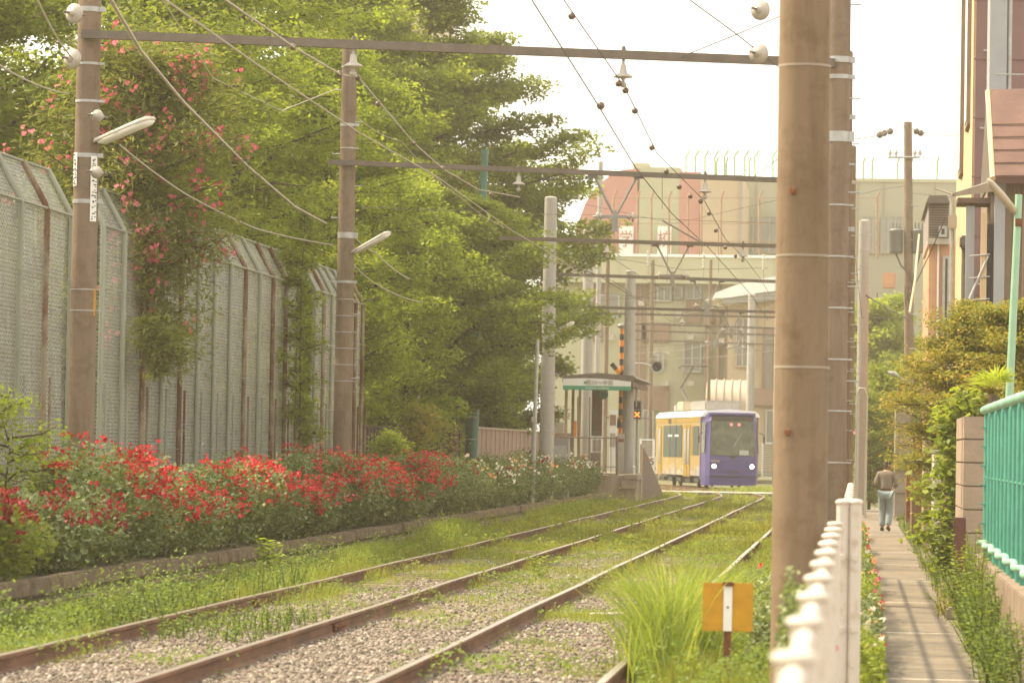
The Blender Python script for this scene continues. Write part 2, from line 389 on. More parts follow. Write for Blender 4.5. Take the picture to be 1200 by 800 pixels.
# ================================================================== GROUND
def gz(x, y):
    if x < -7.72: return .13
    if x < -7.68: return .13
    if x < -7.61: return -.02
    if x < -7.35: return -.05
    if x < -6.9: return -.12
    if x < -.5: return -.13
    if x < .0: return -.13 - .12 * (x + .5) / .5
    if x < 1.16: return -.27
    if y < 46 and x > 1.35: return .30
    if x < 1.35: return -.22
    return -.2
xs = [-3000, -400, -60, -20, -11, -9, -7.73, -7.7, -7.66, -7.6, -7.36, -7.33, -6.9, -6, -4, -2, -.6, -.5, -.25, 0, .15, 1.12, 1.2, 1.36, 1.4, 3, 8, 30, 100, 3000]
ys = [-60, -10, 0, 10, 20, 30, 40, 45.9, 46.1, 60, 80, 100, 112, 120, 126, 132, 150, 200, 300, 600, 1500, 4500]
V = []
for y in ys:
    for x in xs:
        z = gz(x, y)
        if y > 112: z = -.13 if x < 0 else z
        if abs(x) > 100: z = -.13
        V.append((x, y, z))
Fq = [(j * len(xs) + i, j * len(xs) + i + 1, (j + 1) * len(xs) + i + 1, (j + 1) * len(xs) + i) for j in range(len(ys) - 1) for i in range(len(xs) - 1)]
m, nt, bs, out = newmat('ground_soil_and_ballast')
g1 = noise(nt, 22, 4, .7); g2 = noise(nt, .5, 5, .6); g3 = noise(nt, 60, 2, .5)
grav = ramp(nt, g1, [(.3, (.09, .066, .045)), (.5, (.21, .165, .125)), (.72, (.36, .30, .24))])
soil = ramp(nt, g3, [(.3, (.07, .065, .03)), (.7, (.15, .145, .06))])
sep = node(nt, 'ShaderNodeSeparateXYZ'); ge = node(nt, 'ShaderNodeNewGeometry'); nt.links.new(ge.outputs['Position'], sep.inputs[0])
far = mth(nt, 'MULTIPLY', mth(nt, 'SUBTRACT', sep.outputs['Y'], 36), .035)
fz = node(nt, 'ShaderNodeClamp'); nt.links.new(mth(nt, 'ADD', mth(nt, 'MULTIPLY', mth(nt, 'SUBTRACT', g2, .5), 3.0), mth(nt, 'ADD', mth(nt, 'ADD', far, .1), mth(nt, 'LESS_THAN', sep.outputs['X'], -6.5))), fz.inputs[0])
nt.links.new(mixc(nt, grav, soil, fz.outputs[0]), bs.inputs['Base Color']); bs.inputs['Roughness'].default_value = .95
bump(nt, bs, g1, .8, .03)
me = bpy.data.meshes.new('ground'); me.from_pydata(V, [], Fq); me.materials.append(m); gnd = obj('ground', me); gnd['kind'] = 'structure'
# path: asphalt slab with cross joints
m, nt, bs, out = newmat('path_asphalt')
a1 = noise(nt, 120, 3, .7); a2 = noise(nt, 1.1, 6, .7); a3 = noise(nt, 9, 5, .7)
c = ramp(nt, a1, [(.3, (.19, .165, .13)), (.7, (.40, .35, .285))]); c2 = ramp(nt, a2, [(.35, (.42, .405, .38)), (.65, (.72, .68, .62))])
c = mixc(nt, c, c2, 1.0, 'MULTIPLY'); c3 = ramp(nt, a3, [(.30, (.62, .6, .52)), (.48, (1, 1, 1))]); c = mixc(nt, c, c3, .7, 'MULTIPLY')
sep = node(nt, 'ShaderNodeSeparateXYZ'); ge = node(nt, 'ShaderNodeNewGeometry'); nt.links.new(ge.outputs['Position'], sep.inputs[0])
j = mth(nt, 'FRACT', mth(nt, 'ADD', mth(nt, 'MULTIPLY', sep.outputs['Y'], 1 / 7.0), .15)); j = mth(nt, 'LESS_THAN', j, .014)
j = mth(nt, 'MULTIPLY', j, mth(nt, 'GREATER_THAN', a3, .42))
c = mixc(nt, c, (.50, .46, .40, 1), mth(nt, 'MULTIPLY', j, .75)); nt.links.new(c, bs.inputs['Base Color']); bs.inputs['Roughness'].default_value = .85
bump(nt, bs, a1, .6, .01)
pb = MB(); N = 60; L = []; Rr_ = []
for i in range(N + 1):
    y = 8 + i * 1.75; L.append((.14 + .03 * math.sin(y * .7) + .02 * math.sin(y * 2.1), y)); Rr_.append((1.10 + .03 * math.sin(y * .5 + 1) + .015 * math.sin(y * 1.7), y))
pb.add([(x, y, -.25) for x, y in L] + [(x, y, -.25) for x, y in Rr_], [(i, i + N + 1, i + N + 2, i + 1) for i in range(N)])
pa = pb.build('path', m); pa['kind'] = 'structure'
# crossing road at Y 126-134 and road beyond
mroad = mat('road_asphalt', (.16, .145, .12), .85, .3, 2, bmp=.2, bscale=60)
mcross = mat('crossing_slabs', (.46, .40, .33), .85, .25, 1.5, bmp=.2, bscale=30)
rd_ = MB(); rd_.box((4, 129.3, -.07), (50, 5.5, .1)); rd_ = rd_.build('road', mroad); rd_['kind'] = 'structure'
cr = MB()
for (xa, xb) in ((-7.9, -6.35), (-5.75, -5.15), (-4.35, -3.9), (-3.75, -3.5), (-2.85, -2.2), (-1.3, .2)):
    pass
cr.box((-4.2, 128.6, -.012), (8.2, 3.6, .012))
cr = cr.build('crossing_pavement', mcross); cr['kind'] = 'structure'
# ================================================================== TRACKS
Y0, RC = 113.0, 118.0
def tp(x0, s):
    """point at arc length s along a line offset x0 (s = Y on the straight)"""
    if s <= Y0: return (x0, s, 0.0)
    r = RC + x0 + 4; th = (s - Y0) / (RC)
    cx = x0 - r
    return (cx + r * math.cos(th), Y0 + r * math.sin(th), -th)
def rail_mesh(x0, y1, y2):
    prof = [(-.062, -.14), (.062, -.14), (.062, -.128), (.012, -.11), (.010, -.04), (.032, -.028), (.032, -.004), (.027, 0), (-.027, 0), (-.032, -.004), (-.032, -.028), (-.010, -.04), (-.012, -.11), (-.062, -.128)]
    ss = [y1]; 
    while ss[-1] < y2: ss.append(min(y2, ss[-1] + (6 if ss[-1] < Y0 else 1.5)))
    mb = MB(); vs = []
    for s in ss:
        # slightly uneven old rail
        wx = .008 * math.sin(s * .9 + x0) ; wz = .006 * math.sin(s * .45 + x0 * 2)
        x, y, th = tp(x0, s)
        for (a, b) in prof: vs.append((x + a * math.cos(-th) + wx, y + a * math.sin(-th), b + wz))
    n = len(prof); 
    for i in range(len(ss) - 1):
        for k in range(n):
            mb.mi = 1 if k in (7,) else 0
            mb.add([vs[i * n + k], vs[i * n + (k + 1) % n], vs[(i + 1) * n + (k + 1) % n], vs[(i + 1) * n + k]], [(0, 1, 2, 3)])
    mb.mi = 0; mb.add(vs[:n], [tuple(range(n))])
    return mb
tr_lab = ['right hand tram track beside the white fence, rusty rails half sunk in weeds and ballast', 'left hand tram track nearer the rose bed, rusty rails with grass between']
for ti, xc in enumerate((-2.33, -5.2)):
    t = thing('railway_track', tr_lab[ti], 'railway track', (0, 0, 0), 0, 'the two parallel tram tracks')
    for s in (-1, 1): rail_mesh(xc + s * .715, 8, 185).build('rail', [Mt['rail_rust'], Mt['rail_top']], t)
    base = None
    for k in range(62):
        y = 21 + k * .64 + random.uniform(-.03, .03)
        if base is None:
            base = MB().box((0, 0, 0), (2.1, .22, .14), bev=.012).build('sleeper', Mt['wood_brown'], t, (xc, y, -.195)); 
        else:
            c = base.copy(); COL.objects.link(c); c.parent = t; c.location = (xc + random.uniform(-.03, .03), y, -.195 + random.uniform(-.006, .004))
    for (yy, sx) in ((33.6, -1), (29.5, 1), (47, -1), (52, 1), (61, 1), (40.5, 1), (71, -1)):
        jb = MB(); x = xc + sx * .715
        for q in (-1, 1):
            jb.box((x + q * .028, yy, -.072), (.022, .52, .06), bev=.004)
            for b in (-.19, -.07, .07, .19): jb.cyl((x + q * .038, yy + b, -.072), (x + q * .062, yy + b, -.072), .014, n=6)
        jb.build('joint_bar', Mt['rust'], t)
# kerbs of the rose bed
def slab_row(name, label, x, z0, z1, wdt, y1, y2, ln, seed):
    t = thing(name, label, 'kerb', (0, 0, 0)); rd = random.Random(seed); y = y1
    i = 0
    while y < y2 and i < 95:
        l = ln * rd.uniform(.85, 1.1)
        MB().box((x + rd.uniform(-.02, .02), y + l / 2, (z0 + z1) / 2 + rd.uniform(-.015, .012)), (wdt, l - .02, z1 - z0), rz=rd.uniform(-.012, .012), ry=rd.uniform(-.04, .04), bev=.02).build('kerb_slab', Mt['kerb'], t)
        y += l; i += 1
slab_row('stone_kerb', 'upper mossy stone kerb holding back the red rose bed', -7.70, .03, .19, .17, 24, 104, 2.9, 1)
slab_row('stone_kerb', 'lower weathered stone kerb in front of the rose bed, nearest the left track', -7.38, -.2, .02, .12, 24, 72, 2.6, 2)
# ================================================================== POLES
def conc_pole(x, y, zb, zt, label, r0=.17, r1=.135, m='pole', bands=(), plates=(), lean=0, group='concrete catenary poles along the line', bolts=True, name='catenary_pole'):
    t = thing(name, label, 'pole', (x, y, zb), 0, group); h = zt - zb
    s = MB(); s.cyl((0, 0, -.3), (lean, 0, h), r0, r1, 28); s.lathe([(r1, h), (r1 * .8, h + .03), (.0, h + .05)], (lean, 0, 0), 28); s.build('shaft', Mt[m], t)
    def rr(z): return r0 + (r1 - r0) * z / h
    rd = random.Random(int(y * 10 + x * 7)); 
    for b in bands:
        z = b[0] - zb; hh = b[1] if len(b) > 1 else .02; q = MB(); r = rr(z) + .006
        q.cyl((lean * z / h, 0, z - hh / 2), (lean * z / h, 0, z + hh / 2), r, r, 28); q.box((r + .02 + lean * z / h, -.03, z), (.06, .05, hh)); q.build('steel_band', Mt['galv'], t)
    if bolts:
        z = 2.0
        k = 0
        while z < h - .5 and k < 14:
            q = MB(); sx = 1 if k % 2 else -1; r = rr(z)
            q.cyl((lean * z / h + sx * (r - .01), -.05, z), (lean * z / h + sx * (r + .11), -.05, z), .009, n=6); q.cyl((lean * z / h + sx * (r + .11), -.05, z), (lean * z / h + sx * (r + .12), -.05, z), .016, n=8)
            q.build('step_bolt', Mt['galv'], t); z += .55; k += 1
    return t, rr
PL = {}
t1, rr = conc_pole(-9.2, 40, .1, 8.6, 'brown concrete pole with white number plates rising from the red roses at far left', r1=.13, bands=[(6.65, .06), (4.9, .05), (4.35, .05), (6.0, .03), (5.55, .03), (3.3, .012), (3.05, .012)], bolts=False)
def plate(par, z, ang, w_, h_, rows, rad, m='plain_white'):
    p = MB(); n = 6
    vs = []
    for i in range(n + 1):
        a = ang - w_ / 2 / rad + w_ / rad * i / n
        for zz in (z - h_ / 2, z + h_ / 2):
            vs.append(((rad + .006) * math.sin(a), -(rad + .006) * math.cos(a), zz))
    p.add(vs, [(2 * i, 2 * i + 2, 2 * i + 3, 2 * i + 1) for i in range(n)], True)
    o = p.build('number_plate', Mt[m], par)
    if rows:
        q = MB(); rd = random.Random(int(z * 100))
        for r_ in range(rows):
            zz = z + h_ / 2 - (r_ + .7) * h_ / (rows + .4); 
            for s in range(3):
                a = ang + rd.uniform(-.3, .3) * w_ / rad; ww = rd.uniform(.15, .4) * w_
                q.box(((rad + .009) * math.sin(a), -(rad + .009) * math.cos(a), zz + rd.uniform(-.3, .3) * h_ / rows), (ww, .004, .012), rz=a)
        q.build('plate_marks', Mt['black'], o)
plate(t1, 4.73 - .1, -.78, .075, .40, 7, .155); plate(t1, 4.50 - .1, .85, .09, .78, 12, .155)
tape = MB(); tape.box((.145, -.06, 3.05), (.02, .03, .32)); tape.build('reflective_tape', Mt['yellow'], t1)
t2, _ = conc_pole(-8.77, 58, .1, 8.4, 'brown concrete pole at the end of the red roses with a slim street lamp', bands=[(7.0, .05), (5.1, .10), (6.6, .02), (4.3, .04), (8.0, .03)] + [(4.0 - i * .28, .012) for i in range(6)], r1=.125)
t3, _ = conc_pole(P(641, 500, 90).x, 90, 0, P(646, 232, 90).z, 'pale grey concrete pole standing by the tram stop end of the rose bushes', m='pole_grey', bands=[(7 - i * .5, .02) for i in range(12)], bolts=False, r0=.205, r1=.165)
tN, rr = conc_pole(-.312, 20, -.3, 6.6, 'huge brown concrete pole closest to us beside the white pipe fence', m='pole_big', r0=.168, r1=.14, lean=-.035, bolts=False, bands=[])
for z, wd in ((3.76, .20), (2.65, .12), (2.0, .16)):
    q = MB(); q.cyl((-.035 * z / 6.9, 0, z + .3 - .004), (-.035 * z / 6.9, 0, z + .3 + .004), rr(z + .3) + .004, n=28); q.build('steel_band', Mt['wire_light'], tN)
for (z, a) in ((3.02, -.35), (1.62, -.4)):
    q = MB(); rad = rr(z + .3); 
    c_ = Vector((rad * math.sin(a) - .02, -rad * math.cos(a), z + .3)); q.cyl(c_, c_ + Vector((math.sin(a) * .025, -math.cos(a) * .025, 0)), .022, .016, 8); q.build('rust_bolt', Mt['rust'], tN)
bandr = lambda z0, n, d: [(z0 - i * d, .018) for i in range(n)]
t4, _ = conc_pole(-.27, 40, -.2, 8.4, 'brown concrete pole half hidden right behind the huge nearest pole', bands=[(6.1, .07), (5.9, .05), (5.2, .12)] + bandr(4.4, 6, .6), r1=.13)
t5, _ = conc_pole(-.275, 58, -.2, 8.3, 'brown concrete pole with rounded top, third from us beside the fence', bands=[(7.2, .08), (6.4, .03), (5.3, .08)] + bandr(4.4, 7, .5), r1=.13)
t6, _ = conc_pole(-.22, 77, -.2, 8.4, 'slender concrete pole with step bolts, fourth from us beside the fence', bands=[(7.6, .08)] + bandr(6.4, 9, .5), r1=.13)
t7, _ = conc_pole(.15, 100, -.2, 8.3, 'pale banded concrete pole standing at the far end of the footpath', m='pole_grey', bands=bandr(7.9, 14, .45), bolts=False, r1=.16)
# far left side poles near stop
def ppole(px, ptop, Y, label, m='pole_grey', wpx=12, zb=0, **k):
    a = P(px, ptop, Y); r = wpx / (F / Y) / 2
    return conc_pole(a.x, Y, zb, a.z, label, r0=r * 1.12, r1=r * .92, m=m, bolts=False, **k)[0]
ppole(690, 290, 119, 'grey concrete pole in the leaves just left of the tram stop roof', wpx=13, bands=bandr(6.5, 8, .5))
ppole(739, 318, 113, 'grey banded concrete pole right behind the tram stop shelter', wpx=13, bands=bandr(7, 10, .55))
ppole(704, 190, 128, 'tall thin grey pole in front of the pink school wall', wpx=6)
ppole(713, 268, 135, 'thin brown pole between the school signs and the tram stop', m='pole', wpx=5)
ppole(881, 345, 150, 'grey pole standing directly behind the tram', wpx=9, bands=bandr(6, 8, .6))
ppole(765, 305, 146, 'faded brown pole beside the school windows', m='pole', wpx=5)
ppole(833, 305, 160, 'faded thin pole behind the hanging brackets', m='pole', wpx=4)
ppole(911, 372, 140, 'pale pole between the tram and the huge pole', wpx=6)
# ================================================================== CROSSBEAMS with brackets
def insulator(par, p, sc=1.0, m='ceramic'):
    q = MB(); x, y, z = p
    q.lathe([(.0, 0), (.018 * sc, 0), (.018 * sc, -.06 * sc), (.035 * sc, -.07 * sc), (.045 * sc, -.16 * sc), (.11 * sc, -.20 * sc), (.115 * sc, -.215 * sc), (.04 * sc, -.225 * sc), (.02 * sc, -.24 * sc), (.02 * sc, -.27 * sc), (.04 * sc, -.28 * sc), (.04 * sc, -.32 * sc), (0, -.34 * sc)], (x, y, z), 14)
    return q.build('bell_insulator', Mt[m], par)
def crossbeam(a, b, thick, label, vx=None, bells=(), m='steel_brown', vdrop=.62, vw=.78, pins=()):
    """a, b end points"""
    t = thing('crossbeam', label, 'overhead beam', tuple(a), 0, 'steel beams spanning the tracks')
    d = b - a; ln = d.length; ang = math.atan2(d.z, d.x); q = MB(); h = thick; 
    vs_prof = [(-.04, -h / 2), (.04, -h / 2), (.04, -h / 2 + .014), (.006, -h / 2 + .014), (.006, h / 2 - .014), (.04, h / 2 - .014), (.04, h / 2), (-.04, h / 2)]
    q.prism(vs_prof, 'X', 0, ln); Mr = Matrix.Rotation(-ang, 3, 'Y'); q.v = [tuple(Mr @ Vector(v)) for v in q.v]
    q.build('beam', Mt[m], t)
    if vx is not None:
        c = (vx - a.x); zz = d.z * c / d.x; z0 = zz - h / 2 - .01; s = MB(); y = .07
        for k in (-1, 1):
            s.box((c + k * vw / 2, y, z0 + .0), (.16, .07, .05))
            p0 = Vector((c + k * vw * .46, y, z0)); p1 = Vector((c + k * .035, y, z0 - vdrop))
            s.tube([p0, p1], .028, 4)
        s.box((c, y, z0 - vdrop - .14), (.10, .06, .34)); s.box((c, y - .01, z0 - vdrop - .06), (.42, .05, .05))
        s.build('hanger_bracket', Mt['steel_grey'], t)
        for k in (-1, 1):
            q = MB(); q.lathe([(0, 0), (.03, .0), (.03, .05), (.07, .06), (.025, .08), (.02, .1), (.085, .11), (.085, .13), (.02, .15), (.02, .2), (0, .2)], (0, 0, 0), 12, 'X')
            q.v = [(c + k * (.18 + v[0]), y + v[1], z0 - vdrop - .06 + v[2]) for v in q.v]; q.build('line_insulator', Mt['ceramic'], t)
    for bx in bells:
        c = bx - a.x; zz = d.z * c / d.x; insulator(t, (c, .0, zz - h / 2), 1.0)
        q = MB(); q.cyl((c, 0, zz + h / 2), (c, 0, zz + h / 2 + .05), .03, .02, 8); q.build('clamp', Mt['steel_brown'], t)
    for c_ in pins:
        c = c_ - a.x; zz = d.z * c / d.x; q = MB(); q.cyl((c, 0, zz + h / 2), (c, 0, zz + h / 2 + .3), .012, n=6)
        for i in range(5): q.cyl((c, 0, zz + h / 2 + .28 + i * .09), (c, 0, zz + h / 2 + .33 + i * .09), .055, .03, 10)
        q.build('pin_insulator', Mt['ceramic'], t)
    return t
def xb(l, r, Y, th, label, **k): return crossbeam(P(l[0], l[1], Y - .18), P(r[0], r[1], Y - .18), th, label, **k)
xb((96, 40), (978, 74), 40, .10, 'nearest steel beam crossing the whole width near the top of the picture', bells=(P(418, 0, 40).x, P(733, 0, 40).x))
xb((385, 190), (990, 214), 58, .085, 'second steel beam, its bracket hanging before the pink school wall', vx=P(722, 210, 58).x, bells=(P(609, 200, 58).x, P(827, 210, 58).x))
xb((585, 279), (1000, 291), 77, .085, 'third steel beam, just above the white school signs', vx=P(789, 285, 77).x, bells=(P(712, 290, 77).x, P(871, 300, 77).x))
xb((640, 321), (1003, 333), 93, .085, 'fourth steel beam carrying upright pin insulators', vx=P(829, 330, 93).x, pins=(P(760, 322, 93).x, P(825, 322, 93).x, P(895, 322, 93).x))
xb((690, 360), (925, 366), 108, .085, 'fifth steel beam across the school windows', vx=P(858, 366, 108).x, vdrop=.5, vw=.6)
xb((690, 367), (925, 372), 118, .07, 'sixth steel beam, close below the fifth', bells=(P(800, 370, 118).x,))
xb((735, 379), (918, 385), 128, .07, 'seventh steel beam over the brown school panels', vx=P(838, 382, 128).x, vdrop=.5, vw=.55)
xb((735, 387), (920, 393), 138, .07, 'eighth steel beam above the far tram wires', vx=P(863, 392, 138).x, vdrop=.45, vw=.55)
xb((745, 398), (915, 404), 150, .07, 'lowest and farthest steel beam, just above the tram', vx=P(775, 400, 150).x, vdrop=.45, vw=.5)
# brackets/insulator discs at pole tops
def disc_ins(px, py, Y, label, sc=.12, m='ceramic'):
    p = P(px, py, Y); t = thing('disc_insulator', label, 'insulator', tuple(p), R(-25), 'large disc insulators on the span wires')
    q = MB(); q.lathe([(0, -.10), (.03, -.10), (.035, -.05), (sc * .55, -.04), (sc, -.01), (sc, .015), (sc * .8, .02), (sc * .72, .01), (sc * .62, .03), (sc * .5, .02), (sc * .4, .035), (.03, .04), (.03, .10), (0, .10)], (0, 0, 0), 24, 'Y')
    q.build('disc', Mt[m], t); q = MB(); q.cyl((0, -.2, 0), (0, .2, 0), .014, n=8); q.build('pin', Mt['steel_brown'], t); return t
disc_ins(87, 16, 39.5, 'upper round insulator on the left edge of the far left pole')
disc_ins(85, 69, 39.5, 'second round insulator below it on the far left pole')
disc_ins(891, 12, 38, 'upper round insulator hanging left of the huge near pole', sc=.115)
disc_ins(889, 63, 38, 'lower round insulator at the right end of the nearest beam', sc=.115)
disc_ins(114, 136, 39.6, 'small knob insulator right of the left pole above the lamp', sc=.075)
disc_ins(113, 202, 39.6, 'small knob insulator right of the left pole below the lamp', sc=.075)
# ================================================================== WIRES
def wire(pts, r, label, m='wire', sag=0, balls=(), group='overhead line wires', name='overhead_wire', ballr=.042, drop=()):
    """pts: (px,py,Y) picture measurements"""
    Q = [P(*p) for p in pts]; L_ = []
    for i in range(len(Q) - 1):
        n = 10 if sag else 2
        for k in range(n):
            f = k / n; v = Q[i].lerp(Q[i + 1], f); v.z -= sag * 4 * f * (1 - f); L_.append(v)
    L_.append(Q[-1]); o = Q[0]
    t = thing(name, label, 'wire', tuple(o), 0, group)
    MB().tube([p - o for p in L_], r * .72, 5).build('cable', Mt[m], t)
    if balls:
        for (px, py, Y) in balls:
            p = P(px, py, Y) - o; b = MB(); b.lathe([(0, -ballr)] + [(ballr * math.cos(R(a)), ballr * math.sin(R(a))) for a in (-60, -30, 0, 30, 60)] + [(0, ballr)], tuple(p), 12); b.build('bead_insulator', Mt['ceramic_dark'], t)
    return t
rw = .010
wire([(655, -8, 36), (733, 104, 40), (770, 180, 49), (826, 236, 58), (850, 280, 68), (873, 303, 77), (890, 325, 88), (902, 345, 100)], rw, 'beaded messenger wire above the right track passing the bell insulators', balls=[(670, 19, 37), (725, 98, 39.7), (733, 106, 40), (744, 130, 43), (764, 173, 48), (781, 201, 52), (796, 219, 54.5), (809, 230, 56.5), (821, 236, 57.8), (831, 250, 60), (839, 270, 64), (850, 290, 69), (862, 300, 72)], name='messenger_wire')
wire([(618, -8, 26), (700, 122, 33), (745, 197, 41.5), (787, 250, 50), (830, 290, 59), (880, 345, 77), (900, 375, 95)], .010, 'contact wire slanting down from the top over the right track', balls=[(704, 124, 33.4)], name='contact_wire')
wire([(255, -6, 30), (345, 56, 35), (400, 88, 39.5), (419, 90, 40), (485, 168, 49), (519, 198, 54), (560, 222, 58), (609, 231, 60)], .016, 'pale beaded messenger wire over the left track', 'wire_light', balls=[(343, 55, 35), (398, 86, 39.4), (419, 91, 40), (443, 122, 43), (485, 168, 49), (519, 197, 54), (549, 217, 57), (575, 228, 59)], name='messenger_wire', ballr=.036)
wire([(185, -6, 24), (300, 75, 31), (420, 155, 38), (510, 206, 44), (600, 270, 55), (650, 300, 66), (700, 335, 84)], .011, 'contact wire running above the left track past the trees', 'wire_light', name='contact_wire')
wire([(125, -8, 31), (165, 60, 36), (215, 120, 42), (290, 195, 50), (345, 242, 55), (382, 262, 57.8)], .028, 'thick grey feeder cable swooping down to the second left pole', 'wire_light', name='feeder_cable')
wire([(40, -8, 33), (56, 25, 35), (70, 50, 37), (85, 69, 39.4)], .014, 'short wire from the top left corner to the round insulator', 'wire_light', name='feeder_cable')
wire([(-6, 73, 34), (80, 110, 39.8)], .014, 'pale cable from the left edge to the far left pole', 'wire_light', sag=.05, name='feeder_cable')
wire([(140, 170, 40), (215, 226, 46), (300, 268, 52), (390, 287, 57.8)], .016, 'pale cable drooping in front of the oleander to the second pole', 'wire_light', sag=.02, name='feeder_cable')
wire([(408, 270, 58), (440, 296, 63), (480, 327, 70)], .02, 'pale cable leaving the second pole to the right', 'wire_light', sag=.05, name='feeder_cable')
wire([(408, 303, 58), (445, 335, 63), (495, 354, 72)], .016, 'lower pale cable leaving the second pole below the lamp', 'wire_light', sag=.05, name='feeder_cable')
wire([(190, 0, 40.2), (250, 92, 48), (330, 130, 54), (395, 104, 57.8)], .010, 'thin slack wire arching before the bright green tree', 'wire_light', name='span_wire')
wire([(415, 135, 58), (470, 165, 66), (540, 232, 74), (600, 270, 77)], .010, 'thin wire from the second pole into the trees', 'wire_light', sag=.08, name='span_wire')
wire([(410, 240, 58), (440, 243, 62), (560, 247, 70), (700, 252, 76), (920, 262, 78)], .007, 'thin horizontal wire strung below the second beam', sag=.02, name='span_wire')
wire([(800, -6, 36), (864, 41, 38), (888, 60, 38), (930, 92, 39.5)], .010, 'thin wire from the top edge to the lower round insulator', name='span_wire')
wire([(795, 68, 39.9), (862, 41, 38.2), (932, 12, 39)], .009, 'thin stay wire rising to the huge pole top', name='span_wire')
wire([(880, 210, 57.9), (925, 176, 58)], .009, 'short stay wire rising right above the second beam', name='span_wire')
wire([(930, -5, 35), (927, 40, 36), (924, 88, 39.8)], .03, 'dark hanging cable left of the huge pole', 'steel_brown', name='feeder_cable')
wire([(776, 258, 75), (820, 283, 77)], .03, 'thick short jumper cable by the third beam', 'steel_grey', name='feeder_cable')
wire([(670, 236, 77), (790, 262, 100), (922, 232, 77)], .008, 'faint slack wire before the pink school wall', name='span_wire')
wire([(655, 262, 77), (760, 330, 95), (800, 350, 108)], .010, 'dark wire descending from the grey pole', name='span_wire')
wire([(655, 306, 77), (720, 330, 90), (780, 372, 112), (810, 392, 130)], .010, 'dark wire running down toward the crossing', name='span_wire')
wire([(690, 300, 93), (742, 306, 93), (800, 316, 93), (900, 314, 93)], .010, 'slack wire linking the pin insulators', name='span_wire')
wire([(700, 384, 118), (765, 376, 118), (840, 360, 118), (862, 356, 118)], .014, 'pale curved pull off wire above the tram', 'wire_light', name='span_wire')
wire([(862, 356, 118), (890, 364, 118), (922, 352, 118)], .014, 'pale curved pull off wire right of the hanging brackets', 'wire_light', name='span_wire')
wire([(745, 414, 138), (800, 410, 138), (850, 400, 138), (916, 396, 138)], .012, 'low pale wire just over the pantograph', 'wire_light', name='span_wire')
wire([(745, 421, 143), (830, 419, 143), (916, 410, 143)], .012, 'lowest pale wire touching the pantograph', 'wire_light', name='contact_wire')
wire([(700, 352, 108), (760, 348, 108), (918, 352, 108)], .008, 'thin wire above the fifth beam', name='span_wire')
wire([(690, 342, 100), (790, 352, 104), (918, 346, 100)], .008, 'thin slack wire below the fourth beam', name='span_wire')
wire([(735, 408, 150), (820, 402, 150), (916, 414, 150)], .012, 'thin dark wire crossing behind the low pale wires', name='span_wire')
wire([(640, 300, 90), (700, 322, 93), (745, 350, 93), (780, 338, 93)], .012, 'looping wire at the left end of the fourth beam', name='span_wire')
for i, (px, y1, y2, Y) in enumerate(((768, 325, 362, 93), (782, 285, 330, 77), (896, 340, 395, 108), (776, 200, 245, 60), (820, 250, 300, 77), (842, 262, 320, 85))):
    wire([(px, y1, Y), (px, y2, Y)], .007, ['dropper wire below the fourth beam', 'dropper wire below the third beam', 'dropper wire right of the gym roof', 'dropper wire crossing the second beam', 'dropper wire beside the pale school corner', 'dropper wire right of the school signs'][i], group='short vertical dropper wires', name='dropper_wire')
# ================================================================== TALL MESH FENCE (left)
def fence_mats():
    m, nt, bs, out = newmat('chain_link_mesh'); ge = node(nt, 'ShaderNodeNewGeometry'); sep = node(nt, 'ShaderNodeSeparateXYZ'); nt.links.new(ge.outputs['Position'], sep.inputs[0])
    y, z = sep.outputs['Y'], sep.outputs['Z']
    def tri(v, s, off=0): return mth(nt, 'ABSOLUTE', mth(nt, 'SUBTRACT', mth(nt, 'FRACT', mth(nt, 'ADD', mth(nt, 'MULTIPLY', v, s), 50.0 + off)), .5))
    a = tri(mth(nt, 'ADD', y, z), 13); b = tri(mth(nt, 'SUBTRACT', y, z), 13)
    wv = mth(nt, 'GREATER_THAN', mth(nt, 'MAXIMUM', a, b), .425)
    bs.inputs['Base Color'].default_value = (.50, .51, .46, 1); bs.inputs['Roughness'].default_value = .5
    tr = node(nt, 'ShaderNodeBsdfTransparent'); mx = node(nt, 'ShaderNodeMixShader'); nt.links.new(wv, mx.inputs[0]); nt.links.new(tr.outputs[0], mx.inputs[1]); nt.links.new(bs.outputs[0], mx.inputs[2]); nt.links.new(mx.outputs[0], out.inputs[0])
    m2, nt, bs, out = newmat('weathered_netting'); ge = node(nt, 'ShaderNodeNewGeometry'); sep = node(nt, 'ShaderNodeSeparateXYZ'); nt.links.new(ge.outputs['Position'], sep.inputs[0])
    z = sep.outputs['Z']; h = mth(nt, 'ABSOLUTE', mth(nt, 'SUBTRACT', mth(nt, 'FRACT', mth(nt, 'MULTIPLY', mth(nt, 'ADD', z, 10), 19)), .5))
    hl = mth(nt, 'GREATER_THAN', h, .27)
    n1 = noise(nt, 5, 6, .7, (1, 4.5, .30), 1.2); n2_ = noise(nt, .8, 4, .6)
    dens = mth(nt, 'ADD', mth(nt, 'MULTIPLY', mth(nt, 'MULTIPLY', mth(nt, 'SUBTRACT', n1, .38), 3.0), .30), mth(nt, 'ADD', mth(nt, 'MULTIPLY', hl, .30), mth(nt, 'MULTIPLY', n2_, .34)))
    col = ramp(nt, n1, [(.32, (.13, .13, .10)), (.62, (.50, .51, .46))]); nt.links.new(col, bs.inputs['Base Color']); bs.inputs['Roughness'].default_value = .9
    tr = node(nt, 'ShaderNodeBsdfTransparent'); mx = node(nt, 'ShaderNodeMixShader'); nt.links.new(dens, mx.inputs[0]); nt.links.new(tr.outputs[0], mx.inputs[1]); nt.links.new(bs.outputs[0], mx.inputs[2]); nt.links.new(mx.outputs[0], out.inputs[0])
    return m, m2
Mt['mesh'], Mt['net'] = fence_mats()
Mt['fpost'] = mat('fence_post_paint', (.27, .285, .225), .6, .2, 3, stretch=(1, 1, .3))
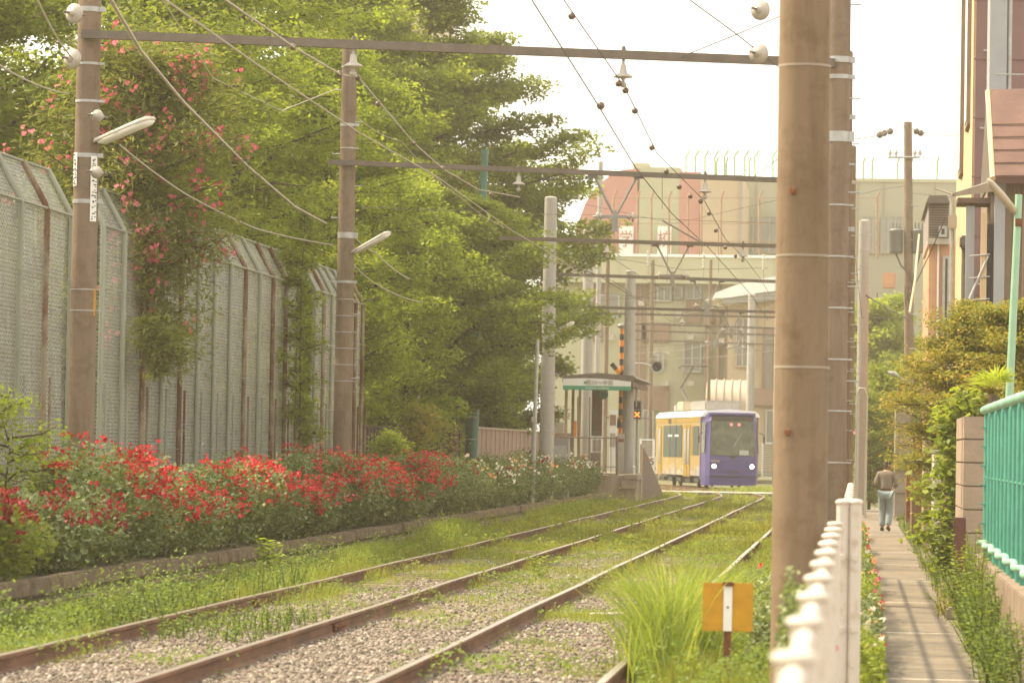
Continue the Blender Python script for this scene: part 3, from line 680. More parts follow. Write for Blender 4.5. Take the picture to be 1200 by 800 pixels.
Mt['fpost_rust'] = mat('rusty_fence_post', (.24, .20, .14), .8, .4, 2.2, c2=(.11, .045, .025), lo=.42, hi=.58, stretch=(1, 1, .5))
def tall_fence(y1, y2, step, label, X=-10.3, zb=.1, zbend=4.45, rust=()):
    t = thing('tall_mesh_fence', label, 'fence', (X, y1, zb), 0, 'tall school yard fence in three sections'); n = round((y2 - y1) / step); hb = zbend - zb
    tx, tz = -.33, .60
    for i in range(n + 1):
        y = i * (y2 - y1) / n; q = MB(); q.tube([(0, y, -.1), (0, y, hb - .03), (tx * .08, y, hb + .05), (tx, y, hb + tz)], .038, 8)
        q.tube([(.075, y + .03, -.1), (.075, y + .03, 2.2)], .02, 6)
        q.build('post', Mt['fpost_rust' if i in rust else 'fpost'], t)
    q = MB(); 
    for z in (.2, hb): q.cyl((-.0, 0, z), (0, y2 - y1, z), .022, n=6)
    q.cyl((tx, 0, hb + tz), (tx, y2 - y1, hb + tz), .022, n=6); 
    for z in (1.3, 2.5, 3.5): q.cyl((.02, 0, z), (.02, y2 - y1, z), .006, n=4)
    q.build('rail', Mt['fpost'], t)
    L_ = y2 - y1
    for nm, off, mm in (('wire_mesh', -.045, 'mesh'), ('netting', -.09, 'net')):
        q = MB(); seg = int(L_ / .22); vs = []; rd = random.Random(5)
        for i in range(seg + 1):
            y = L_ * i / seg; 
            for (x_, z_) in ((0, 0), (0, 1.5), (0, 3), (0, hb), (tx, hb + tz)):
                j = rd.uniform(-.028, .028) if mm == 'net' else 0
                vs.append((x_ + off + j, y, z_))
        q.add(vs, [(i * 5 + k, i * 5 + k + 1, (i + 1) * 5 + k + 1, (i + 1) * 5 + k) for i in range(seg) for k in range(4)], True); q.build(nm, Mt[mm], t)
tall_fence(29, 44, 1.36, 'nearest section of tall bent top mesh fence at the left edge of the picture', rust=(10, 8))
tall_fence(45.9, 62.4, 1.35, 'middle section of tall mesh fence between the oleander and the second pole', rust=(2, 4, 8, 10, 11, 12))
tall_fence(64.4, 70.7, 1.05, 'far section of tall mesh fence just behind the second pole, ending in a rusty post', rust=(6, 5, 1))
# ================================================================== brown boards, brown panel fence
def board_fence(x1, y1, x2, y2, z0, z1, step, label, m='wood_brown', group=None, pm=None, name='board_fence'):
    t = thing(name, label, 'fence', (x1, y1, z0), math.atan2(y2 - y1, x2 - x1), group); L_ = math.hypot(x2 - x1, y2 - y1); h = z1 - z0
    q = MB(); q.box((L_ / 2, 0, h / 2), (L_, .03, h)); q.build('panel', Mt[m], t)
    n = int(L_ / step)
    q = MB()
    for i in range(n + 1): q.box((i * L_ / n, -.03, h / 2), (.035, .03, h))
    q.build('rib', pm or Mt[m], t); q = MB(); q.box((L_ / 2, -.01, h + .02), (L_ + .06, .09, .045)); q.build('cap_rail', pm or Mt[m], t); return t
Mt['panel_brown'] = mat('brown_metal_panel', (.30, .205, .145), .7, .2, 3); Mt['panel_rib'] = mat('pale_brown_rib', (.42, .32, .24), .6, .15, 3)
board_fence(-9.85, 88.4, -9.6, 116, -.1, 2.0, 1.05, 'ribbed reddish brown metal panel fence behind the white roses', 'panel_brown', pm=Mt['panel_rib'], name='panel_fence')
Mt['dark_board'] = mat('dark_weathered_boards', (.085, .062, .06), .85, .35, 3, stretch=(1, 1, .2))
board_fence(-10.6, 73, -10.15, 87, 0, 1.9, .45, 'dark weathered board fence overgrown by creeper beside the green lamp pole', 'dark_board')
bx = P(430, 500, 90)
# ================================================================== STREET LAMPS
def lamp(px0, py0, px1, py1, Y, label, scale=1.0, m='white_paint', arm=.1):
    a = P(px0, py0, Y); b = P(px1, py1, Y - .35); t = thing('street_lamp', label, 'street lamp', tuple(a), 0, 'slim street lamps on the poles'); d = b - a; L_ = d.length; d.normalize(); 
    w_ = .075 * scale; side = Vector((0, 1, 0)); side = (side - d * side.dot(d)).normalized(); upv = d.cross(side); 
    if upv.z < 0: upv = -upv
    q = MB(); q.tube([(-.12, 0, -.09 * 1), (-.10, 0, -.02), (-.03, 0, .0), tuple(d * .12)], .02, 8); q.build('arm', Mt['galv'], t)
    def hull(prof, f0, f1, m_, nm):
        q = MB(); vs = []
        for (f, sc) in ((f0, .55), (f0 + .07, .95), (f1 - .08, 1), (f1, .6)):
            for (u, v) in prof: vs.append(d * (L_ * f) + side * (u * w_ * 2.1 * sc) + upv * (v * w_ * sc))
        n = len(prof); q.add(vs, [(j * n + i, j * n + (i + 1) % n, (j + 1) * n + (i + 1) % n, (j + 1) * n + i) for j in range(3) for i in range(n)] + [tuple(range(n)), tuple(range(3 * n, 4 * n))], True); return q.build(nm, Mt[m_], t)
    hull([(-1, 0), (-.8, .6), (0, .9), (.8, .6), (1, 0)], .08, 1, m, 'housing')
    hull([(-.9, -.02), (-.8, -.5), (0, -.85), (.8, -.5), (.9, -.02)], .14, .98, 'plastic_diff', 'diffuser'); return t
lamp(108, 170, 178, 140, 40, 'largest slim white street lamp on the far left pole')
lamp(410, 299, 456, 273, 58, 'slim white street lamp on the second left pole', .9)
lamp(561, 357, 597, 340, 86, 'slim white street lamp on the dark green pole among the trees', 1)
lamp(640, 395, 672, 378, 97, 'small pale street lamp in the leaves left of the tram stop', 1)
# dark green lamp pole
p = P(550, 555, 86.5); t = thing('lamp_pole', 'dark green tapered steel lamp pole between the roses and the trees', 'pole', (p.x, 86.5, -.1)); hgt = P(562, 175, 86.5).z + .1
q = MB(); q.cyl((0, 0, 0), (.1, 0, hgt * .45), .185, .15, 20); q.cyl((.1, 0, hgt * .45), (.26, 0, hgt), .14, .085, 20); q.build('shaft', Mt['green_paint'], t)
for z in (.55, 1.2, 1.75, 2.3): 
    q = MB(); q.cyl((.1 * z / hgt * 2, 0, z + .6), (.1 * z / hgt * 2, 0, z + .62), .188 - z * .006, n=20); q.build('band', Mt['galv'], t)
# thin grey pipe beside third pole
p0, p1 = P(624, 545, 82), P(630, 398, 82); t = thing('pipe_pole', 'thin grey pipe standing just left of the pale grey pole', 'pole', (p0.x, 82, 0)); q = MB(); q.cyl((0, 0, 0), (p1.x - p0.x, 0, p1.z), .055, .045, 10); q.build('tube', Mt['galv'], t); q = MB(); q.box((.02, -.07, 2.2), (.1, .08, .14)); q.build('clamp', Mt['galv'], t)
p0 = P(682, 540, 88); t = thing('grey_cabinet', 'plain grey control cabinet behind the white roses, right of the grey pole', 'cabinet', (P(656, 540, 94).x, 94, -.1)); q = MB(); q.box((0, 0, .95), (.5, .4, 1.9), bev=.015); q.build('body', Mt['steel_grey'], t); q = MB(); q.box((0, -.21, 1.45), (.42, .02, .5)); q.build('door', Mt['galv'], t)
# mint lamp pole at right
a, b = P(1183, 462, 44), P(1194, 228, 44); t = thing('lamp_pole', 'leaning mint green lamp pole rising behind the teal fence', 'street lamp', (a.x, 44, .3)); q = MB(); q.tube([(-.03, 0, 0), (0, 0, a.z - .3), (b.x - a.x, 0, b.z - .3)], [.055, .052, .045], 14); q.build('shaft', Mt['mint_paint'], t)
Mt['lamp_tan'] = mat('tan_plastic_cover', (.50, .42, .30), .45, .2, 4)
c1, c0 = P(1157, 210, 43.6), P(1191, 250, 44); o = Vector((a.x, 44, .3)); A = c0 - o; B = c1 - o; d = (B - A)
q = MB(); vs = []; dn = d.normalized(); side = Vector((0, 1, 0)); upv = dn.cross(side); upv = upv if upv.z > 0 else -upv
for f, sc in ((0, .45), (.12, .9), (.5, 1.05), (.85, .9), (1, .4)):
    for k in range(10):
        an = 2 * math.pi * k / 10; vs.append(A + d * f + side * math.cos(an) * .10 * sc + upv * math.sin(an) * .065 * sc)
q.add(vs, [(j * 10 + i, j * 10 + (i + 1) % 10, (j + 1) * 10 + (i + 1) % 10, (j + 1) * 10 + i) for j in range(4) for i in range(10)] + [tuple(range(10)), tuple(range(40, 50))], True); q.build('lamp_head', Mt['lamp_tan'], t)
q = MB(); q.tube([tuple(A + Vector((.03, 0, -.12))), tuple(A + Vector((.03, 0, .0))), tuple(A + d * .1)], .022, 8); q.box(tuple(A + Vector((.03, 0, -.12))), (.09, .12, .1)); q.build('bracket', Mt['rust'], t)
# ================================================================== WHITE PIPE FENCE
t = thing('pipe_fence', 'white painted pipe fence running along the left edge of the footpath', 'fence', (-.12, 0, -.27)); 
def pf_x(y): return .0 + (.0 if y < 21 else .06)
base = None; tops = []
ys_ = [4.15] + [5.6 + 1.5 * i for i in range(11)] + [22.4 + 2.0 * i for i in range(14)]
for i, y in enumerate(ys_):
    if base is None:
        q = MB(); q.cyl((0, 0, 0), (0, 0, 1.355), .037, n=20); base = q.build('post', Mt['white_paint'], t, (pf_x(y), y, 0))
        q = MB(); q.lathe([(.037, 1.335), (.049, 1.34), (.049, 1.354), (.032, 1.362), (.0, 1.366)], (0, 0, 0), 24); cb = q.build('collar', Mt['white_paint'], base)
    else:
        c = base.copy(); COL.objects.link(c); c.parent = t; c.location = (pf_x(y), y, 0); e = cb.copy(); COL.objects.link(e); e.parent = c
for z, r in ((1.31, .024), (.93, .021), (.50, .021)):
    q = MB(); q.cyl((0, 3, z), (0, 20.7, z), r, n=16); q.cyl((.06, 22.2, z), (.06, 48.6, z), r, n=12); q.build('rail', Mt['white_paint'], t)
for k, (px, Y) in enumerate(((988, 21.6), (1003, 21.6))):
    x = P(px, 583, Y).x; z = P(px, 584, Y).z
    t = thing('gate_post', ('left' if k == 0 else 'right') + ' one of two stout white posts in the gap of the pipe fence', 'fence post', (x, Y, -.27)); q = MB(); q.cyl((0, 0, 0), (0, 0, z + .24), .040, n=20); q.build('tube', Mt['white_paint'], t); q = MB(); q.lathe([(.040, 0), (.048, .005), (.048, .02), (.03, .03), (0, .034)], (0, 0, z + .235), 20); q.build('cap', Mt['white_paint'], t)
    for zz in (z - .1, z - .55): q = MB(); q.cyl((-.0, -.06, zz), (0, .3, zz + .02), .02, n=10); q.build('hinge_pin', Mt['white_paint'], t)
# ================================================================== TEAL FENCE and walls at right
t = thing('teal_fence', 'teal green mesh fence with rolled top rail on the low wall at right', 'fence', (1.36, 26, .60)); 
Mt['mesh_teal'] = None
m, nt, bs, out = newmat('teal_wire_mesh'); ge = node(nt, 'ShaderNodeNewGeometry'); sep = node(nt, 'ShaderNodeSeparateXYZ'); nt.links.new(ge.outputs['Position'], sep.inputs[0])
def tri2(v, s): return mth(nt, 'ABSOLUTE', mth(nt, 'SUBTRACT', mth(nt, 'FRACT', mth(nt, 'MULTIPLY', v, s)), .5))
wv = mth(nt, 'GREATER_THAN', mth(nt, 'MAXIMUM', tri2(sep.outputs['Y'], 16), mth(nt, 'MULTIPLY', tri2(sep.outputs['Z'], 7), 1.02)), .465)
bs.inputs['Base Color'].default_value = (.055, .30, .21, 1); trn = node(nt, 'ShaderNodeBsdfTransparent'); mx = node(nt, 'ShaderNodeMixShader'); nt.links.new(wv, mx.inputs[0]); nt.links.new(trn.outputs[0], mx.inputs[1]); nt.links.new(bs.outputs[0], mx.inputs[2]); nt.links.new(mx.outputs[0], out.inputs[0]); Mt['mesh_teal'] = m
base = None; L_ = 10.0
for i in range(13):
    y = L_ - i * .8
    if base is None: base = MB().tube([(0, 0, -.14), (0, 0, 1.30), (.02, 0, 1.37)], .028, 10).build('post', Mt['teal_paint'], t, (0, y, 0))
    else: c = base.copy(); COL.objects.link(c); c.parent = t; c.location = (0, y, 0)
def wavy(z, x, r, nm):
    pts = []; n = int(L_ / .1)
    for i in range(n + 1):
        y = L_ * i / n; ph = .5 - .5 * math.cos(2 * math.pi * (L_ - y) / 1.6); pts.append((x - .035 * (1 - ph), y, z + .02 * ph))
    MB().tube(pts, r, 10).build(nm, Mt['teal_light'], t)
Mt['teal_light'] = mat('teal_rail_sunlight_tint', (.26, .50, .37), .4, .15, 5)  # rails paler than the teal posts: sunlight put into their colour
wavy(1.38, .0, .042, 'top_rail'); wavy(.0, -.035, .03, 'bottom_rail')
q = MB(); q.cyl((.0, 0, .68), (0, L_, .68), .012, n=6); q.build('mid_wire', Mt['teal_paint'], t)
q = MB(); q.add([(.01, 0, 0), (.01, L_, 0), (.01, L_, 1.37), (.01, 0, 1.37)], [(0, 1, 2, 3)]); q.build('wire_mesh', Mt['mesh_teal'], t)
q = MB(); q.tube([(0, L_ + .02, .1), (0, L_ + .02, 1.38)], .03, 8); 
for i in range(6): q.box((-.035, L_ - .02, .2 + i * .2), (.07, .02, .014))
q.build('end_clips', Mt['teal_paint'], t)
Mt['block'] = mat('brown_concrete', (.27, .20, .14), .9, .35, 3, bmp=.4, bscale=30)
t = thing('retaining_wall', 'tan concrete retaining wall under the teal fence', 'wall', (1.36, 22, -.3))
for i in range(8): MB().box((0, 1 + i * 2.0 - .0, .36), (.14, 1.985, .74), bev=.01).build('wall_panel', Mt['block'], t)
MB().box((-.06, 7.5, .09), (.1, 15, .30), bev=.01).build('footing', Mt['kerb'], t)
# block pillar/wall
Mt['block_'] = mat('tan_concrete_block', (.36, .275, .20), .9, .2, 3, bmp=.4, bscale=30); Mt['mortar'] = mat('dark_mortar', (.16, .12, .09), .95, .2, 5)
a, b = P(1131, 487, 39), P(1158, 487, 39); t = thing('block_wall', 'short stack of tan concrete blocks ending the garden wall left of the teal fence', 'wall', (a.x, 39, .2)); hh = a.z - .2; n = 7; bh = .265
MB().box(((b.x - a.x) / 2, 1.48, hh / 2 - .01), (b.x - a.x - .02, 2.9, hh - .03)).build('core', Mt['mortar'], t)
for i in range(n):
    z1_ = hh - i * bh; 
    if z1_ < .02: break
    for j in range(3):
        MB().box(((b.x - a.x) / 2, .49 + j * .985, z1_ - bh / 2), (b.x - a.x + .02, .97, bh - .012), bev=.006).build('block', Mt['block_'], t)
# rusty post by the path
a = P(1124, 662, 37); t = thing('short_post', 'short reddish brown post standing at the right edge of the footpath', 'post', (a.x, 37, -.25)); hh = P(1124, 606, 37).z + .25; MB().box((0, 0, hh / 2), (.13, .13, hh), bev=.01).build('post_body', mat('red_brown_paint', (.13, .05, .035), .7, .3, 6), t); MB().box((0, 0, .06), (.26, .22, .14), bev=.02).build('footing', Mt['concrete'], t)
# garden fence boards further along the path
rd = random.Random(3)
Mt['brown_col'] = mat('brown_painted_column', (.24, .15, .09), .75, .35, 3, stretch=(1, 1, .3)); Mt['pale_board'] = mat('pale_boards', (.50, .38, .26), .8, .25, 3, stretch=(1, 1, .3))  # the pale boards have a lighter colour of their own
def garden_panel(px, pyt, pyb, wpx, Y, label, m, g='boards and posts of the gardens along the path'):
    a = P(px, pyt, Y); b = P(px, pyb, Y); wd = wpx * Y / F; t = thing('garden_fence_panel', label, 'fence', (a.x, Y, b.z), 0, g); h = a.z - b.z
    for i in range(3): MB().box((0, .05 + i * .62, h / 2), (wd, .58, h), bev=.01).build('board', Mt[m], t)
    MB().box((0, .65, h + .02), (wd + .04, 2.0, .04)).build('cap', Mt[m], t)
garden_panel(1076, 512, 625, 13, 66, 'dark brown garden boards closest behind the walking man', 'brown_col')
garden_panel(1088, 500, 640, 9, 58, 'pale narrow garden boards right of the dark ones', 'pale_board')
garden_panel(1099, 530, 650, 9, 50, 'whitish garden boards in front of the orange bush', 'white_paint')
garden_panel(1066, 535, 612, 6, 74, 'rust coloured board post next to the man', 'rust')
garden_panel(1112, 560, 650, 7, 45, 'dark brown boards behind the short red brown post', 'wood_brown')
# ================================================================== YELLOW MARKER
a, b = P(824, 682, 23.4), P(882, 740, 23.4); t = thing('track_marker', 'ochre yellow square track marker with a white centre strip in the tall grass', 'marker sign', ((a.x + b.x) / 2, 23.4, -.15)); w_ = b.x - a.x; h_ = a.z - b.z; zc = (a.z + b.z) / 2 + .15
q = MB(); q.box((0, 0, zc), (w_, .012, h_), bev=.004); q.build('plate', Mt['yellow'], t)
q = MB(); q.box((0, -.012, zc - .01), (w_ * .17, .008, h_ * .92)); q.build('white_strip', Mt['plain_white'], t); q = MB(); q.cyl((0, -.02, zc + .0), (0, -.014, zc), .008, n=10); q.build('rivet', Mt['rust'], t)
q = MB(); q.box((0, .03, zc / 2), (.05, .035, zc + .2)); q.build('post', Mt['rust'], t); q = MB(); q.box((0, -.02, zc + h_ / 2 - .005), (.075, .05, .025), bev=.004); q.build('clip', Mt['rust'], t)
t = thing('white_stake', 'small fallen white stake lying between the right hand rails', 'stake', tuple(P(717, 737, 33.2))); t.location.z = -.10; q = MB(); q.cyl((-.22, 0, 0), (.22, .1, .01), .016, n=8); q.build('rod', Mt['white_paint'], t)
# ================================================================== TRAM STOP
YS = 106
pl = thing('stop_platform', 'concrete tram stop platform with a weathered front face', 'platform', (-7.8, YS, -.2)); xr = P(745, 575, YS).x + 7.8; xl = P(686, 575, YS).x + 7.8; zt = P(700, 556, YS).z + .2
Mt['plat'] = mat('stained_platform_concrete', (.34, .28, .22), .9, .45, 1.6, bmp=.3, c2=(.17, .135, .10), stretch=(1.5, 1.5, .4), bscale=20)
q = MB(); q.box(((xl + xr) / 2 - .6, 6, zt / 2), (xr - xl + 1.2, 12, zt), bev=.02); q.build('slab', Mt['plat'], pl); q = MB(); q.box((xr - .15, 4, zt - .05), (.42, 8.1, .16), bev=.01); q.build('edge_coping', Mt['concrete'], pl)
q = MB(); q.box((xr - .2, -.03, zt - .28), (.48, .05, .26)); q.build('edge_panel', Mt['concrete'], pl)
def at3(px, py, Y): return P(px, py, Y)
# railing
rl = thing('platform_railing', 'brown metal railing across the near end of the tram stop platform', 'railing', (0, 0, 0)); q = MB()
a, b = P(656, 512, YS + .1), P(723, 513, YS + .1); zb_ = zt - .2
q.tube([a, b], .022, 6); q.tube([P(690, 553, YS + .1), P(722, 556, YS + .1)], .02, 6)
q.tube([P(690, 546, YS + .1), P(722, 547, YS + .1)], .014, 6); q.build('rail', Mt['steel_brown'], rl)
for i, px in enumerate((690, 697, 703, 710, 716)): 
    q = MB(); q.cyl(P(px, 512, YS + .1), P(px, 554, YS + .1), .012, n=6); q.build('baluster', Mt['steel_brown'], rl)
for px in (723,): q = MB(); q.cyl(P(px, 511, YS + .1), P(px, 557, YS + .1), .045, n=10); q.build('post', Mt['steel_brown'], rl)
for px in (677, 691): q = MB(); q.cyl(P(px, 465, YS + .15), P(px, 557, YS + .15), .02, n=6); q.build('post', Mt['steel_brown'], rl)
# shelter
YR = 109; sh = thing('stop_shelter', 'small tram stop shelter with curved roof and green and white name board', 'shelter', (0, 0, 0))
zr = P(700, 441, YR).z; xa, xb_ = P(659, 445, YR).x, P(742, 445, YR).x; Ln = 8
prof = [(xa, zr - .08), (xa + .1, zr + .02), ((xa + xb_) / 2, zr + .12), (xb_, zr + .04), (xb_ + .12, zr - .05), (xb_, zr - .10), (xa, zr - .14)]
q = MB(); q.prism(prof, 'Y', YR + .05, YR + Ln); q.build('roof', Mt['steel_brown'], sh)
q = MB()
for i in range(9): q.box(((xa + xb_) / 2, YR + .6 + i * .8, zr - .2), (xb_ - xa - .1, .06, .1))
q.box((xb_ - .05, YR + 4, zr - .22), (.07, Ln - .3, .16)); q.build('rafter', Mt['wood_brown'], sh)
q = MB(); q.box(((xa + xb_) / 2, YR + .08, zr - .12), (xb_ - xa, .05, .20)); q.build('fascia', Mt['steel_brown'], sh)
# name board (white with green lower band), slightly curved top
zs1, zs2, zs3 = P(700, 446.5, YR - .1).z, P(700, 452, YR - .1).z, P(700, 457, YR - .1).z
xs1, xs2 = P(660, 447, YR).x, P(739.5, 447, YR).x
brd = MB(); n = 12; pts = [(xs1 + (xs2 - xs1) * i / n, zs1 + .05 - .10 * ((i / n - .35) ** 2) * 2.2 + .04) for i in range(n + 1)]
brd.prism([(xs1, zs2)] + pts + [(xs2, zs2)], 'Y', YR - .06, YR - .02); bo = brd.build('name_board', Mt['plain_white'], sh)
Mt['sign_green'] = mat('sign_green', (.05, .30, .17), .5, .1, 4)
q = MB(); q.box(((xs1 + xs2) / 2, YR - .042, (zs2 + zs3) / 2), (xs2 - xs1, .044, zs2 - zs3)); q.build('green_band', Mt['sign_green'], sh)
def text(name, body, size, m, parent, loc, rot=(R(90), 0, 0), ext=.004):
    cu = bpy.data.curves.new('t', 'FONT'); cu.body = body; cu.size = size; cu.extrude = ext; cu.align_x = 'CENTER'; cu.align_y = 'CENTER'
    to = bpy.data.objects.new('t', cu); COL.objects.link(to); dg = bpy.context.evaluated_depsgraph_get(); me = bpy.data.meshes.new_from_object(to.evaluated_get(dg)); bpy.data.objects.remove(to)
    me.materials.clear(); me.materials.append(m); o = obj(name, me, parent, loc); o.rotation_euler = rot; return o
ty = YR - .068; zc = (zs1 + zs2) / 2 + .02
text('lettering', '荒川一中前', .175, Mt['steel_grey'], sh, (P(703, 449, YR).x, ty, zc))
text('lettering', 'Arakawa-itchūmae', .10, Mt['plain_white'], sh, (P(700, 455, YR).x, ty, (zs2 + zs3) / 2))
q = MB(); c = P(686, 448, YR); q.cyl((c.x, ty, c.z), (c.x, ty + .01, c.z), .05, n=16); q.build('emblem', Mt['sign_green'], sh)
for (px, yy) in ((663, 1), (671, 4), (679, 7), (741, 6.5)):
    c = P(px, 500, YR + yy); q = MB(); q.box((c.x, YR + yy, (zr - .2 + zb_) / 2), (.09, .09, zr - .2 - zb_)); q.build('post', Mt['panel_rib'], sh)
q = MB(); c = P(746, 460, YR + 4); q.tube([(c.x, YR + 4, zr - .2), (c.x, YR + 4, zr - .9)], .04, 6); q.build('down_strut', Mt['panel_rib'], sh)
# round clock/sign, waiting bench, boards
c = P(707, 462, YR + .8); t = thing('hanging_round_sign', 'round dark green sign hanging under the tram stop roof', 'sign', tuple(c)); q = MB(); q.cyl((0, 0, 0), (0, .05, 0), .16, n=24); q.build('disc', Mt['green_paint'], t); q = MB(); q.lathe([(.10, 0), (.10, -.01), (.12, -.01), (.12, 0)], (0, 0, 0), 24, 'Y'); q.build('ring', Mt['sign_green'], t); q = MB(); q.cyl((0, .02, .15), (0, .02, .35), .015, n=6); q.build('rod', Mt['steel_brown'], t)
def slabthing(name, label, cat, pxl, pxr, pyt, pyb, Y, dep, m, parts=(), group=None):
    a, b = P(pxl, pyt, Y), P(pxr, pyb, Y); t = thing(name, label, cat, ((a.x + b.x) / 2, Y, b.z), 0, group); w_ = abs(b.x - a.x); h_ = a.z - b.z
    MB().box((0, dep / 2, h_ / 2), (w_, dep, h_), bev=min(.01, w_ * .1)).build('body', Mt[m], t)
    for (nm, x0, x1, z0, z1, mm) in parts: MB().box(((x0 + x1) / 2 * w_ - w_ / 2, -.008, (z0 + z1) / 2 * h_), ((x1 - x0) * w_, .02, (z1 - z0) * h_)).build(nm, Mt[mm], t)
    return t
slabthing('notice_board', 'tall white notice board standing on the tram stop platform', 'notice board', 714, 722, 480, 552, YS + 3, .06, 'plain_white', [('poster', .1, .9, .75, .92, 'panel_brown'), ('poster', .15, .85, .4, .62, 'ceramic')])
slabthing('notice_board', 'narrow cream panel beside the crossing pole on the platform', 'notice board', 724, 731, 508, 556, YS + 4, .06, 'ceramic', [('poster', .1, .9, .8, .88, 'rust')])
slabthing('timetable_box', 'brown timetable box hanging at the back of the tram stop', 'box', 694, 705, 448, 511, YS + 6, .2, 'steel_brown', [('frame', .1, .9, .1, .9, 'wood_brown')])
slabthing('platform_bench', 'dark seat with backrest on the tram stop platform', 'bench', 692, 703, 530, 553, YS + 2, .35, 'steel_brown', [('seat', .0, 1, .45, .52, 'wood_brown'), ('leg', .05, .12, 0, .45, 'black'), ('leg', .88, .95, 0, .45, 'black')])
slabthing('vending_cabinet', 'white box behind the tram stop railing', 'box', 694, 705, 513, 530, YS + 5, .4, 'plain_white', [('door', .08, .92, .1, .9, 'ceramic')])
slabthing('orange_panel', 'narrow orange panel between the shelter posts', 'sign', 672, 675.5, 493, 512, YS + 4, .05, 'orange', [('frame', 0, 1, .94, 1, 'steel_brown')])
# wedge fence at the ramp
a = P(738, 583, 107); t = thing('ramp_fence', 'triangular brown board fence along the platform ramp', 'fence', (a.x + .28, 108, -.2)); y2_ = 119
q = MB(); q.prism([(0, 0), (12, 0), (12, .2), (1.2, 1.75), (0, 1.8)], 'X', -.03, .03); q.build('boards', Mt['wood_brown'], t); q = MB(); q.cyl((0, -.05, 0), (0, -.05, 1.9), .045, n=8); q.build('end_post', Mt['panel_rib'], t)
# ================================================================== CROSSING SIGNALS
def striped(px, y0, y1, Y, label, parts_n, rad=.055):
    a, b = P(px, y0, Y), P(px, y1, Y); t = thing('crossing_signal', label, 'crossing signal', (a.x, Y, b.z), 0); h = a.z - b.z
    for i in range(parts_n): MB().cyl((0, 0, h * i / parts_n), (0, 0, h * (i + 1) / parts_n), rad, n=14).build('stripe', Mt['orange' if i % 2 else 'black'], t)
    return t, h
t, h = striped(729, 384, 560, 116, 'tall black and orange striped crossing signal pole with crossbuck', 24, .075)
z = h - (440 - 384) * 116 / F
for s in (-1, 1):
    for k in range(4): 
        q = MB(); q.box(((k - 1.5) * .26 * math.cos(R(50)), -.1 - .012 * s, z + s * (k - 1.5) * .26 * math.sin(R(50))), (.26, .02, .15), ry=-s * R(50)); q.build('crossbuck_board', Mt['orange' if k % 2 else 'black'], t)
q = MB(); q.lathe([(0, 0), (.16, .0), (.14, .12), (0, .14)], (0, 0, h), 14); q.build('cap', Mt['steel_grey'], t)
for (px, py) in ((722, 496),):
    c = P(px, py, 115.7); q = MB(); q.cyl((c.x - t.location.x, -.3, c.z - t.location.z), (c.x - t.location.x, -.12, c.z - t.location.z), .17, n=20); q.build('lamp_back', Mt['black'], t); q = MB(); q.tube([(-.55, -.1, c.z - t.location.z + .2), (1.0, -.1, c.z - t.location.z + .2)], .02, 6); q.build('cross_arm', Mt['steel_grey'], t)
t = slabthing('signal_box', 'grey twin light indicator showing an orange cross beside the tram stop', 'signal', 741.5, 752, 469, 491.5, 113, .15, 'galv')
w_ = 10.5 * 113 / F; h_ = 22.5 * 113 / F
MB().box((0, -.01, h_ * .74), (w_ * .8, .02, h_ * .42)).build('dark_light', Mt['black'], t); pn = MB().box((0, -.01, h_ * .26), (w_ * .8, .02, h_ * .42)).build('cross_light', Mt['black'], t)
glow = emis('lit_orange_cross', (1, .22, .04), 1.2); q = MB()
for s in (-1, 1): q.box((0, -.026 - .002 * s, h_ * .26), (.22, .01, .045), ry=s * R(45))
q.build('cross', glow, t); MB().cyl((0, .2, -2.6), (0, .2, h_ + .1), .05, n=10).build('post', Mt['galv'], t)
c = P(770, 430, 118); t = thing('bell_speaker', 'grey horn loudspeaker on the pole above the tram stop', 'loudspeaker', tuple(c)); q = MB(); q.lathe([(.05, .15), (.07, .0), (.17, -.12), (.20, -.14)], (0, 0, 0), 16, 'Y'); q.build('horn', Mt['galv'], t); q = MB(); q.lathe([(0, -.10), (.16, -.125)], (0, 0, 0), 16, 'Y'); q.build('mouth', Mt['black'], t); q = MB(); q.tube([(0, .1, 0), (-.5, .15, .12), (-.9, .2, .12)], .025, 6); q.build('arm', Mt['galv'], t)
# speed sign 5 and small striped posts
c = P(764, 541, 122); t = thing('speed_sign', 'small white speed sign reading 5 beside the tram', 'sign', (c.x, 122, -.1)); zc = c.z + .1; MB().box((0, 0, zc), (.26, .02, .36), bev=.004).build('plate', Mt['plain_white'], t); text('numeral', '5', .34, Mt['black'], t, (0, -.016, zc)); MB().cyl((0, .03, 0), (0, .03, zc + .2), .025, n=8).build('post', Mt['galv'], t)
c = P(758, 541, 119); t = thing('gate_machine', 'orange and black crossing gate motor box on a striped post', 'crossing gate', (c.x, 119, -.15)); zc = c.z + .15
for i in range(6): MB().cyl((0, 0, i * zc / 6), (0, 0, (i + 1) * zc / 6), .05, n=10).build('stripe', Mt['orange' if i % 2 == 0 else 'black'], t)
MB().box((0, 0, zc + .06), (.24, .2, .24), bev=.05).build('motor_box', Mt['orange'], t); MB().lathe([(0, -.12), (.09, -.10), (.09, .1), (0, .12)], (-.14, 0, zc + .0), 12, 'Y').build('counterweight', Mt['rust'], t)
# pink round spot, modelled as one tall rose
c = P(682.5, 534, YS - .3); t = thing('pink_rose', 'single tall pink rose standing before the platform railing', 'flower', (c.x, YS - .3, .1)); g = np.random.default_rng(3); MB().tube([(0, 0, 0), (.03, 0, c.z * .6), (0, 0, c.z - .1)], .008, 5).build('stem', Mt['leaf_weed'], t); bloom_mesh('bloom', np.array([[0, 0, c.z - .1]]), .09, Mt['pink'], g, t, 15)
